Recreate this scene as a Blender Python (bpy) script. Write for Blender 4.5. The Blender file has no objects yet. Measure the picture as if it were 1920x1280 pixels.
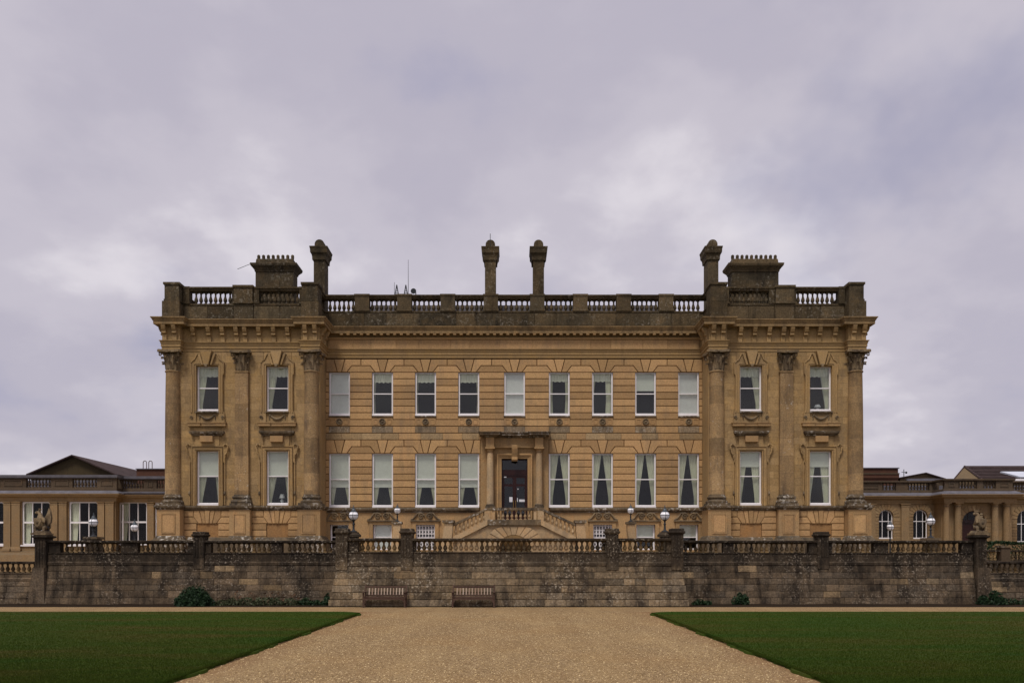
import bpy, bmesh, math, random
import numpy as np
from mathutils import Vector, Matrix
random.seed(7); rng = np.random.default_rng(7)
PI = math.pi
SC = bpy.context.scene
COL = SC.collection

# ------------------------------------------------------------------ camera
EZ = 2.0; F = 1500.0; CXP = 960.0; HYP = 1048.0
def X(px, Y): return (px-CXP)*Y/F
def Z(py, Y): return EZ+(HYP-py)*Y/F
cam_d = bpy.data.cameras.new('camera'); cam = bpy.data.objects.new('camera', cam_d); COL.objects.link(cam)
cam.location = (0, 0, EZ); cam.rotation_euler = (PI/2, 0, 0)
cam_d.sensor_width = 36; cam_d.lens = 36*F/1920
cam_d.shift_y = (HYP-640)/1920
cam_d.clip_start = 0.1; cam_d.clip_end = 6000
SC.camera = cam

# ------------------------------------------------------------------ world
SUN_EL = math.radians(60); SUN_AZ = math.radians(205)      # compass style, +Y is 0, clockwise; the sun stands behind the camera, a little to its left
W_ = bpy.data.worlds.new('World'); SC.world = W_; W_.use_nodes = True
nt = W_.node_tree; nt.nodes.clear()
def wn(t, **k):
    n = nt.nodes.new(t)
    for a, b in k.items(): setattr(n, a, b)
    return n
out = wn('ShaderNodeOutputWorld'); bg = wn('ShaderNodeBackground'); nt.links.new(bg.outputs[0], out.inputs[0])
bg.inputs[1].default_value = 0.1
sky = wn('ShaderNodeTexSky', sky_type='NISHITA', sun_disc=False, sun_elevation=SUN_EL, sun_rotation=SUN_AZ)
sky.air_density = 1.0; sky.dust_density = 1.5
tc = wn('ShaderNodeTexCoord'); sep = wn('ShaderNodeSeparateXYZ'); nt.links.new(tc.outputs['Generated'], sep.inputs[0])
def wm(op, a, b=None, clamp=False):
    n = wn('ShaderNodeMath', operation=op); n.use_clamp = clamp
    for i, v in enumerate((a, b)):
        if v is None: continue
        if isinstance(v, (int, float)): n.inputs[i].default_value = v
        else: nt.links.new(v, n.inputs[i])
    return n.outputs[0]
zc = wm('MAXIMUM', sep.outputs[2], 0.0)
den = wm('ADD', zc, 0.36)
u = wm('DIVIDE', sep.outputs[0], den); v = wm('DIVIDE', sep.outputs[1], den)
comb = wn('ShaderNodeCombineXYZ'); nt.links.new(u, comb.inputs[0]); nt.links.new(v, comb.inputs[1]); comb.inputs[2].default_value = 26.8
def wnoise(scale, detail, rough, dist=0.0):
    n = wn('ShaderNodeTexNoise'); n.inputs['Scale'].default_value = scale; n.inputs['Detail'].default_value = detail
    n.inputs['Roughness'].default_value = rough; n.inputs['Distortion'].default_value = dist
    nt.links.new(comb.outputs[0], n.inputs['Vector']); return n.outputs[0]
def wramp(fac, stops, interp='EASE'):
    r = wn('ShaderNodeValToRGB'); r.color_ramp.interpolation = interp
    els = r.color_ramp.elements
    while len(els) < len(stops): els.new(0.5)
    for e, (p, c) in zip(els, stops):
        e.position = p; e.color = (*c, 1)
    nt.links.new(fac, r.inputs[0]); return r.outputs[0]
def wmix(fac, a, b, mode='MIX'):
    m = wn('ShaderNodeMix', data_type='RGBA', blend_type=mode)
    if isinstance(fac, (int, float)): m.inputs[0].default_value = fac
    else: nt.links.new(fac, m.inputs[0])
    for i, s in ((6, a), (7, b)):
        if isinstance(s, tuple): m.inputs[i].default_value = (*s, 1)
        else: nt.links.new(s, m.inputs[i])
    return m.outputs[2]
big = wnoise(1.35, 5, 0.5, 0.2)
fine = wnoise(4.0, 7, 0.55, 0.1)
f1 = wm('ADD', wm('MULTIPLY', big, 0.69), wm('MULTIPLY', fine, 0.31))
cloud = wramp(f1, [(0.34, (3.9, 3.75, 4.8)), (0.44, (4.65, 4.35, 5.1)), (0.52, (5.3, 4.95, 5.6)), (0.61, (6.9, 6.5, 6.95))])
hole = wramp(wnoise(1.6, 5, 0.6, 0.2), [(0.52, (0, 0, 0)), (0.72, (0.75, 0.75, 0.75))])
blue = wmix(1.0, sky.outputs[0], (0.55, 0.52, 0.62), 'MULTIPLY')
blue = wmix(0.55, blue, (3.6, 3.6, 5.4))
skyc = wmix(wm('MULTIPLY', hole, 0.6), cloud, blue)
skyc = wmix(0.06, skyc, sky.outputs[0])
nt.links.new(skyc, bg.inputs[0])

sd = bpy.data.lights.new('sun', 'SUN'); sd.energy = 2.1; sd.angle = math.radians(14); sd.color = (1.0, 0.93, 0.84)
sun = bpy.data.objects.new('sun', sd); COL.objects.link(sun)
dvec = Vector((math.sin(SUN_AZ)*math.cos(SUN_EL), math.cos(SUN_AZ)*math.cos(SUN_EL), math.sin(SUN_EL)))
sun.rotation_euler = dvec.to_track_quat('Z', 'Y').to_euler(); sun.location = (-10, -20, 40)
vs = SC.view_settings; vs.view_transform = 'Standard'; vs.look = 'None'; vs.gamma = 1; vs.exposure = 0.14; vs.use_curve_mapping = False
SC.render.engine = 'CYCLES'; SC.cycles.max_bounces = 6; SC.cycles.transparent_max_bounces = 12

# ------------------------------------------------------------------ materials
class NT:
    def __init__(s, name):
        s.m = bpy.data.materials.new(name); s.m.use_nodes = True; s.t = s.m.node_tree
        s.b = s.t.nodes['Principled BSDF']
    def n(s, t, **k):
        n = s.t.nodes.new(t)
        for a, b in k.items(): setattr(n, a, b)
        return n
    def L(s, a, b): s.t.links.new(a, b)
    def pos(s, scale=(1, 1, 1), obj=False):
        g = s.n('ShaderNodeTexCoord').outputs['Object'] if obj else s.n('ShaderNodeNewGeometry').outputs['Position']
        mp = s.n('ShaderNodeMapping'); mp.inputs['Scale'].default_value = scale; s.L(g, mp.inputs['Vector']); return mp.outputs[0]
    def noise(s, vec, scale, detail=4, rough=0.55, dist=0):
        n = s.n('ShaderNodeTexNoise'); n.inputs['Scale'].default_value = scale; n.inputs['Detail'].default_value = detail
        n.inputs['Roughness'].default_value = rough; n.inputs['Distortion'].default_value = dist; s.L(vec, n.inputs['Vector']); return n.outputs[0]
    def ramp(s, fac, stops, interp='LINEAR'):
        r = s.n('ShaderNodeValToRGB'); r.color_ramp.interpolation = interp; e = r.color_ramp.elements
        while len(e) < len(stops): e.new(0.5)
        for q, (p, c) in zip(e, stops):
            q.position = p; q.color = (*c, 1) if isinstance(c, tuple) else (c, c, c, 1)
        s.L(fac, r.inputs[0]); return r.outputs[0]
    def mix(s, fac, a, b, mode='MIX'):
        m = s.n('ShaderNodeMix', data_type='RGBA', blend_type=mode)
        if isinstance(fac, (int, float)): m.inputs[0].default_value = fac
        else: s.L(fac, m.inputs[0])
        for i, v in ((6, a), (7, b)):
            if isinstance(v, tuple): m.inputs[i].default_value = (*v, 1)
            else: s.L(v, m.inputs[i])
        return m.outputs[2]
    def math(s, op, a, b=0.0, clamp=False):
        n = s.n('ShaderNodeMath', operation=op); n.use_clamp = clamp
        for i, v in ((0, a), (1, b)):
            if isinstance(v, (int, float)): n.inputs[i].default_value = v
            else: s.L(v, n.inputs[i])
        return n.outputs[0]
    def done(s, col=None, rough=0.85, bump=None, strength=0.4, dist=0.02):
        if col is not None:
            if isinstance(col, tuple): s.b.inputs['Base Color'].default_value = (*col, 1)
            else: s.L(col, s.b.inputs['Base Color'])
        s.b.inputs['Roughness'].default_value = rough
        s.b.inputs['Specular IOR Level'].default_value = 0.25 if rough < 0.75 else 0.08
        if bump is not None:
            b = s.n('ShaderNodeBump'); b.inputs['Strength'].default_value = strength; b.inputs['Distance'].default_value = dist
            s.L(bump, b.inputs['Height']); s.L(b.outputs[0], s.b.inputs['Normal'])
        return s.m

def stone(name, a, b, c, dark, dk=(0.56, 0.7), dmax=0.8, lich=None, lth=(0.66, 0.72), lmax=0.6, up=0.0, vary=0.25, patch=0.45, strk=0.5, bump=0.5, ls=7.0, k=(1, 1, 1), grain=0.25, top=None, drum=False):
    t = NT(name); a, b, c, dark = (tuple(x_*y_ for x_, y_ in zip(q, k)) for q in (a, b, c, dark))
    P = t.pos(); PS = t.pos((2.6, 2.6, 0.35))
    oi = t.n('ShaderNodeObjectInfo').outputs['Random']
    big = t.noise(P, patch, 5, 0.6)
    col = t.mix(t.ramp(big, [(0.35, 0.0), (0.65, 1.0)]), a, b)
    col = t.mix(t.ramp(t.noise(P, 2.3, 4, 0.6), [(0.5, 0.0), (0.72, 0.8)]), col, c)
    # individual blocks differ in tone and warmth
    wn_ = t.n('ShaderNodeTexWhiteNoise', noise_dimensions='1D'); t.L(oi, wn_.inputs['W'])
    col = t.mix(t.math('MULTIPLY', wn_.outputs['Value'], vary*1.3), col, c)
    hv = t.n('ShaderNodeHueSaturation'); t.L(col, hv.inputs['Color'])
    t.L(t.math('ADD', t.math('MULTIPLY', oi, vary*1.2), 1-vary*0.6), hv.inputs['Value']); col = hv.outputs[0]
    # grain
    g = t.noise(P, 14, 5, 0.7)
    col = t.mix(1.0, col, t.ramp(g, [(0.3, (1-grain,)*3), (0.7, (1+grain, 1+grain, 1+grain*0.85))]), 'MULTIPLY')
    # rain streaks and soot patches
    st = t.math('ADD', t.math('MULTIPLY', t.noise(PS, 1.0, 5, 0.65), strk), t.math('MULTIPLY', t.noise(P, 0.8, 6, 0.65), 1-strk))
    col = t.mix(t.ramp(st, [(dk[0], 0.0), (dk[1], dmax)]), col, dark)
    if drum:                                                      # drums of the shaft differ, with a fine joint between
        zz = t.n('ShaderNodeSeparateXYZ'); t.L(t.n('ShaderNodeNewGeometry').outputs['Position'], zz.inputs[0])
        q = t.math('DIVIDE', zz.outputs[2], 0.98); w2 = t.n('ShaderNodeTexWhiteNoise', noise_dimensions='1D'); t.L(t.math('ADD', t.math('FLOOR', q), t.math('MULTIPLY', oi, 50.0)), w2.inputs['W'])
        col = t.mix(1.0, col, t.ramp(w2.outputs['Value'], [(0.0, (0.74, 0.72, 0.70)), (1.0, (1.2, 1.16, 1.08))]), 'MULTIPLY')
        fr_ = t.math('FRACT', q); col = t.mix(t.ramp(fr_, [(0.0, 0.6), (0.03, 0.0)]), col, dark)
    if top:                                                       # rain-blackened upper courses, ragged lower edge
        zz = t.n('ShaderNodeSeparateXYZ'); t.L(t.n('ShaderNodeNewGeometry').outputs['Position'], zz.inputs[0])
        f_ = t.math('ADD', t.math('MULTIPLY', zz.outputs[2], 0.28), t.math('MULTIPLY', t.noise(t.pos((1.6, 1.6, 0.5)), 1.0, 6, 0.7), 0.9))
        col = t.mix(t.ramp(f_, [(top[0], 0.0), (top[1], 0.75)]), col, dark)
    if up:
        nz = t.n('ShaderNodeSeparateXYZ'); t.L(t.n('ShaderNodeNewGeometry').outputs['True Normal'], nz.inputs[0])
        col = t.mix(t.ramp(nz.outputs[2], [(0.25, 0.0), (0.75, up)]), col, (0.085, 0.075, 0.058))
    if lich:
        lm = t.math('MULTIPLY', t.ramp(t.noise(P, ls, 4, 0.65), [(lth[0], 0.0), (lth[1], lmax)]), t.ramp(t.noise(P, 0.55, 4, 0.6), [(0.44, 0.06), (0.60, 1.0)]))
        col = t.mix(lm, col, lich)
    bh = t.math('ADD', t.math('MULTIPLY', g, 0.5), t.noise(P, 45, 3, 0.6))
    return t.done(col, 0.9, bh, bump, 0.02)

M = {}
HON = (0.40, 0.235, 0.098); HON2 = (0.335, 0.19, 0.078); HON3 = (0.44, 0.30, 0.155); SOOT = (0.105, 0.075, 0.05)
M['ashlar'] = stone('honey_ashlar', k=(1.13, 1.21, 1.36), a=HON, b=(0.36, 0.215, 0.095), c=(0.38, 0.215, 0.095), dark=(0.17, 0.12, 0.075), dk=(0.50, 0.70), dmax=0.65, vary=0.32)
M['plain'] = stone('honey_stone', k=(1.10, 1.19, 1.34), a=(0.36, 0.22, 0.098), b=(0.31, 0.19, 0.088), c=(0.40, 0.215, 0.085), dark=(0.15, 0.105, 0.065), dk=(0.52, 0.72), dmax=0.65, vary=0.22, up=0.8)
M['cornice'] = stone('cornice_stone', (0.30, 0.205, 0.105), (0.25, 0.175, 0.095), (0.34, 0.215, 0.10), (0.09, 0.066, 0.045), dk=(0.47, 0.64), dmax=0.75, vary=0.1, up=0.85, grain=0.35)
M['rusty'] = stone('rusty_panel_stone', (0.33, 0.19, 0.085), (0.28, 0.165, 0.08), (0.36, 0.19, 0.075), (0.14, 0.09, 0.055), vary=0.2)
M['stained'] = stone('stained_ashlar', (0.25, 0.19, 0.125), (0.20, 0.155, 0.11), (0.30, 0.21, 0.12), (0.10, 0.08, 0.06), dk=(0.44, 0.6), dmax=0.75, lich=(0.42, 0.37, 0.30), lth=(0.5, 0.62), lmax=0.6, vary=0.3, grain=0.4)
M['half_stained'] = stone('lightly_stained_ashlar', (0.36, 0.26, 0.15), (0.30, 0.22, 0.13), (0.40, 0.27, 0.14), (0.14, 0.11, 0.075), dk=(0.48, 0.66), dmax=0.7, vary=0.35, grain=0.35)
M['pav'] = stone('pavilion_stone', (0.37, 0.248, 0.122), (0.305, 0.21, 0.112), (0.39, 0.245, 0.10), (0.15, 0.105, 0.07), dk=(0.52, 0.72), dmax=0.65, vary=0.26, up=0.8)
M['column'] = stone('column_stone', (0.31, 0.215, 0.12), (0.25, 0.175, 0.10), (0.34, 0.22, 0.11), (0.09, 0.066, 0.052), dk=(0.5, 0.66), dmax=0.75, lich=(0.46, 0.42, 0.36), lth=(0.62, 0.70), lmax=0.75, vary=0.15, up=0.5, drum=True, grain=0.35)
M['carved'] = stone('weathered_carving', (0.27, 0.20, 0.125), (0.19, 0.145, 0.095), (0.30, 0.21, 0.11), (0.06, 0.045, 0.035), dk=(0.46, 0.6), dmax=0.8, vary=0.15, up=0.6)
M['ledge'] = stone('mossy_ledge', (0.17, 0.125, 0.08), (0.12, 0.092, 0.062), (0.21, 0.145, 0.08), (0.045, 0.036, 0.028), dk=(0.46, 0.6), dmax=0.85, lich=(0.56, 0.52, 0.46), lth=(0.53, 0.62), lmax=0.8, vary=0.15, up=0.45, ls=6.0)
M['parapet'] = stone('sooty_parapet', (0.082, 0.065, 0.041), (0.052, 0.042, 0.029), (0.125, 0.086, 0.046), (0.018, 0.015, 0.011), dk=(0.5, 0.66), dmax=0.8, lich=(0.28, 0.25, 0.20), lth=(0.54, 0.66), lmax=0.55, vary=0.45, up=0.2, ls=7.0, grain=0.45)
M['stair'] = stone('stair_stone', k=(1.12, 1.2, 1.38), a=(0.40, 0.27, 0.14), b=(0.34, 0.235, 0.125), c=(0.42, 0.24, 0.10), dark=(0.15, 0.115, 0.075), dk=(0.5, 0.7), dmax=0.75, vary=0.25, up=0.5)
M['joint'] = stone('dirty_joint', (0.16, 0.088, 0.04), (0.13, 0.075, 0.034), (0.15, 0.08, 0.036), (0.05, 0.034, 0.022), vary=0.0)
M['terrace'] = stone('terrace_stone', (0.16, 0.122, 0.082), (0.12, 0.097, 0.073), (0.21, 0.15, 0.09), (0.030, 0.023, 0.018), dk=(0.47, 0.60), dmax=0.85, lich=(0.40, 0.34, 0.26), lth=(0.54, 0.66), lmax=0.85, vary=0.6, patch=0.35, strk=0.5, bump=1.0, ls=11.0, grain=0.5, top=(0.80, 1.0))
M['terrace2'] = stone('terrace_stone_dark', (0.115, 0.086, 0.06), (0.085, 0.068, 0.053), (0.155, 0.108, 0.068), (0.020, 0.016, 0.013), dk=(0.46, 0.59), dmax=0.88, lich=(0.36, 0.30, 0.23), lth=(0.55, 0.67), lmax=0.8, vary=0.5, patch=0.35, strk=0.5, bump=1.0, ls=11.0, grain=0.5, top=(0.80, 1.0))
M['mortar'] = stone('terrace_mortar', (0.11, 0.08, 0.052), (0.08, 0.06, 0.04), (0.14, 0.09, 0.055), (0.03, 0.022, 0.016), dk=(0.47, 0.6), vary=0.0, bump=1.0)
M['balu'] = stone('terrace_baluster', (0.15, 0.11, 0.065), (0.08, 0.062, 0.042), (0.20, 0.135, 0.065), (0.045, 0.036, 0.03), dk=(0.5, 0.6), dmax=0.85, lich=(0.42, 0.38, 0.31), lth=(0.6, 0.7), lmax=0.6, vary=0.9, patch=0.6)
M['wing'] = stone('wing_stone', (0.30, 0.21, 0.115), (0.26, 0.18, 0.105), (0.31, 0.19, 0.09), (0.11, 0.08, 0.052), dk=(0.52, 0.7), dmax=0.6, vary=0.2, up=0.7)
M['wing_par'] = stone('wing_parapet', (0.10, 0.075, 0.052), (0.075, 0.058, 0.044), (0.12, 0.08, 0.05), (0.032, 0.026, 0.022), lich=(0.3, 0.26, 0.21), vary=0.25, up=0.2)
M['gable'] = stone('gable_stone', (0.075, 0.056, 0.03), (0.06, 0.046, 0.027), (0.08, 0.056, 0.03), (0.03, 0.024, 0.016))
M['gable2'] = stone('gable_stone_pale', (0.15, 0.108, 0.064), (0.125, 0.092, 0.056), (0.15, 0.105, 0.06), (0.07, 0.052, 0.038))
M['brick'] = stone('old_brick', (0.10, 0.05, 0.035), (0.08, 0.042, 0.032), (0.12, 0.055, 0.035), (0.035, 0.022, 0.018), lich=(0.24, 0.18, 0.13), ls=3.0)
M['earth'] = stone('bare_earth', (0.024, 0.016, 0.010), (0.018, 0.012, 0.008), (0.032, 0.02, 0.012), (0.012, 0.01, 0.008), bump=1.0)
M['paving'] = stone('terrace_paving', (0.26, 0.2, 0.13), (0.22, 0.17, 0.12), (0.27, 0.2, 0.12), (0.12, 0.095, 0.07))

def plain(name, col, rough=0.5, metal=0.0, var=0.12, scale=6, bump=0.15):
    t = NT(name); P = t.pos()
    n = t.noise(P, scale, 4, 0.6)
    c = t.mix(1.0, col, t.ramp(n, [(0.3, 1-var), (0.7, 1+var)]), 'MULTIPLY')
    t.b.inputs['Metallic'].default_value = metal
    return t.done(c, rough, n, bump, 0.01)
M['white'] = plain('white_paint', (0.84, 0.81, 0.82), 0.4, var=0.05)
M['blind'] = plain('blind_fabric', (0.80, 0.80, 0.71), 0.9, var=0.04)
M['blind_pale'] = plain('pale_blind_fabric', (0.86, 0.85, 0.82), 0.9, var=0.04)
M['curtain'] = plain('curtain_cloth', (0.84, 0.83, 0.68), 0.95, var=0.06)
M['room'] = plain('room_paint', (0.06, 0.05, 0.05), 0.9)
M['iron'] = plain('dark_iron', (0.022, 0.024, 0.027), 0.45, var=0.2)
M['irongrey'] = plain('painted_lamp_crown', (0.07, 0.085, 0.10), 0.4, var=0.2)
M['lead'] = plain('lead_flashing', (0.13, 0.125, 0.145), 0.6, var=0.25, scale=2)
M['slate'] = plain('slate_roof', (0.15, 0.14, 0.15), 0.7, var=0.2, scale=2)
M['tile'] = plain('roof_tiles', (0.056, 0.038, 0.036), 0.8, var=0.3, scale=1.5)
M['skylight'] = plain('skylight_glass', (0.62, 0.66, 0.74), 0.15, var=0.06, scale=1)
M['doorwood'] = plain('dark_red_paint', (0.03, 0.009, 0.008), 0.3, var=0.2)
M['notice'] = plain('paper_notice', (0.72, 0.72, 0.76), 0.7, var=0.05)
M['brass'] = plain('brass', (0.45, 0.3, 0.09), 0.3, metal=0.9)
M['opal'] = plain('opal_globe', (0.86, 0.86, 0.90), 0.25, var=0.04)
M['porcelain'] = plain('porcelain', (0.8, 0.8, 0.8), 0.3)

t = NT('window_glass'); gl = t.n('ShaderNodeBsdfGlossy'); gl.inputs['Roughness'].default_value = 0.03; gl.inputs['Color'].default_value = (1, 1, 1, 1)
tr = t.n('ShaderNodeBsdfTransparent'); tr.inputs[0].default_value = (0.93, 0.95, 0.94, 1); mx = t.n('ShaderNodeMixShader')
fr = t.n('ShaderNodeFresnel'); fr.inputs[0].default_value = 1.55
t.L(t.math('MULTIPLY', fr.outputs[0], 0.55), mx.inputs[0]); t.L(tr.outputs[0], mx.inputs[1]); t.L(gl.outputs[0], mx.inputs[2])
bn = t.n('ShaderNodeBump'); bn.inputs['Strength'].default_value = 0.25; bn.inputs['Distance'].default_value = 0.02; t.L(t.noise(t.pos(), 0.7, 1), bn.inputs['Height']); t.L(bn.outputs[0], gl.inputs['Normal'])
t.L(mx.outputs[0], t.t.nodes['Material Output'].inputs['Surface']); M['glass'] = t.m
g2 = t.m.copy(); g2.name = 'wing_glass'; M['wglass'] = g2
for q in g2.node_tree.nodes:
    if q.type == 'MATH': q.inputs[1].default_value = 0.2

t = NT('bench_wood'); PO = t.pos((1, 1, 1)); oi = t.n('ShaderNodeObjectInfo').outputs['Random']
c = t.mix(oi, (0.085, 0.052, 0.038), (0.045, 0.024, 0.018)); n = t.noise(t.pos((6, 6, 30)), 2, 4)
c = t.mix(t.ramp(n, [(0.4, 0.0), (0.7, 0.5)]), c, (0.19, 0.13, 0.10)); M['wood'] = t.done(c, 0.75, n, 0.4, 0.01)
t = NT('bench_slat_wood'); oi = t.n('ShaderNodeObjectInfo').outputs['Random']; c = t.mix(oi, (0.42, 0.33, 0.26), (0.28, 0.19, 0.14)); M['wood_pale'] = t.done(c, 0.8)

t = NT('gravel'); P = t.pos()
vo = t.n('ShaderNodeTexVoronoi'); vo.inputs['Scale'].default_value = 34; t.L(P, vo.inputs['Vector'])
v2 = t.n('ShaderNodeTexVoronoi'); v2.inputs['Scale'].default_value = 90; t.L(P, v2.inputs['Vector'])
sepc = t.n('ShaderNodeSeparateColor'); t.L(vo.outputs['Color'], sepc.inputs[0]); sepd = t.n('ShaderNodeSeparateColor'); t.L(v2.outputs['Color'], sepd.inputs[0])
r = t.math('ADD', t.math('MULTIPLY', sepc.outputs[0], 0.55), t.math('MULTIPLY', sepd.outputs[0], 0.45))
c = t.ramp(r, [(0.08, (0.045, 0.027, 0.010)), (0.32, (0.22, 0.146, 0.072)), (0.6, (0.32, 0.218, 0.112)), (0.92, (0.54, 0.40, 0.235))])
c = t.mix(t.ramp(t.noise(P, 0.35, 5, 0.6), [(0.45, 0.0), (0.7, 0.45)]), c, (0.33, 0.20, 0.085))
c = t.mix(t.ramp(t.noise(t.pos((1, 0.25, 1)), 0.9, 4, 0.6), [(0.45, 0.0), (0.65, 0.3)]), c, (0.44, 0.31, 0.155))
zz = t.n('ShaderNodeSeparateXYZ'); t.L(t.pos(), zz.inputs[0])
ed = t.math('ADD', t.math('ABSOLUTE', t.math('ADD', zz.outputs[0], 0.23)), t.math('MULTIPLY', t.noise(P, 0.8, 4, 0.6), 1.6))
near = t.math('LESS_THAN', zz.outputs[1], 30.5)
c = t.mix(t.math('MULTIPLY', t.ramp(t.math('MULTIPLY', ed, 0.1), [(0.53, 0.0), (0.62, 0.55)]), near), c, (0.22, 0.115, 0.055))   # soil and moss trodden out from the turf edge
c = t.mix(t.ramp(t.noise(t.pos((1, 0.6, 1)), 1.5, 3, 0.5), [(0.70, 0.0), (0.75, 0.45)]), c, (0.13, 0.08, 0.04))    # scuffed marks
c = t.mix(t.ramp(t.noise(t.pos((1.3, 0.07, 1)), 1.0, 4, 0.6), [(0.42, 0.0), (0.62, 0.28)]), c, (0.22, 0.14, 0.07))   # old wheel tracks
M['gravel'] = t.done(c, 0.95, t.math('ADD', vo.outputs['Distance'], t.math('MULTIPLY', v2.outputs['Distance'], 0.5)), 0.9, 0.02)
t = NT('pebble'); oi = t.n('ShaderNodeNewGeometry').outputs['Random Per Island']
M['pebble'] = t.done(t.ramp(oi, [(0.0, (0.16, 0.10, 0.045)), (0.5, (0.38, 0.26, 0.12)), (1.0, (0.62, 0.48, 0.27))]), 0.85)

def grassmat(name, k=1.0, blade=False):
    t = NT(name); P = t.pos((0.25, 1.0, 1)); n = t.noise(P, 0.6, 5, 0.6)
    c = t.ramp(n, [(0.36, (0.029*k, 0.062*k, 0.006*k)), (0.52, (0.043*k, 0.063*k, 0.007*k)), (0.68, (0.066*k, 0.060*k, 0.012*k))])
    if blade:
        r = t.n('ShaderNodeNewGeometry').outputs['Random Per Island']
        c = t.mix(1.0, c, t.ramp(r, [(0.0, 0.75), (1.0, 1.25)]), 'MULTIPLY')
    f = t.noise(t.pos(), 22, 4, 0.7)
    c = t.mix(1.0, c, t.ramp(f, [(0.3, 0.82), (0.7, 1.18)]), 'MULTIPLY')
    return t.done(c, 0.9, t.noise(t.pos(), 60, 3, 0.7), 0.8, 0.03)
M['lawn'] = grassmat('lawn_turf'); M['blade'] = grassmat('grass_blade', 0.95, True)
def leafmat(name, a, b):
    t = NT(name); r = t.n('ShaderNodeNewGeometry').outputs['Random Per Island']
    return t.done(t.mix(r, a, b), 0.6)
M['leaf'] = leafmat('dark_leaf', (0.006, 0.018, 0.008), (0.024, 0.055, 0.018))
M['leaf2'] = leafmat('olive_leaf', (0.035, 0.045, 0.018), (0.065, 0.075, 0.035))
M['hedge'] = leafmat('hedge_leaf', (0.012, 0.03, 0.01), (0.03, 0.055, 0.02))
M['dry'] = leafmat('dry_leaf', (0.13, 0.055, 0.02), (0.08, 0.04, 0.02))

# ------------------------------------------------------------------ object helpers
WL = {}
def wl(o): return WL.get(o.name, Vector((0, 0, 0))) if o else Vector((0, 0, 0))
def place(o, w, parent=None):
    w = Vector(w); WL[o.name] = w; COL.objects.link(o)
    if parent: o.parent = parent; o.location = w-wl(parent)
    else: o.location = w
    return o
def tag(o, label=None, cat=None, group=None, kind=None):
    for k, v_ in (('label', label), ('category', cat), ('group', group), ('kind', kind)):
        if v_: o[k] = v_
    return o
def empty(name, w, label, cat, group=None):
    o = bpy.data.objects.new(name, None); o.empty_display_size = 0.3; place(o, w); return tag(o, label, cat, group)
def inst(name, me, w, parent, scale=None, rz=None):
    o = bpy.data.objects.new(name, me); place(o, w, parent)
    if scale is not None: o.scale = scale
    if rz: o.rotation_euler = (0, 0, rz)
    return o

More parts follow.
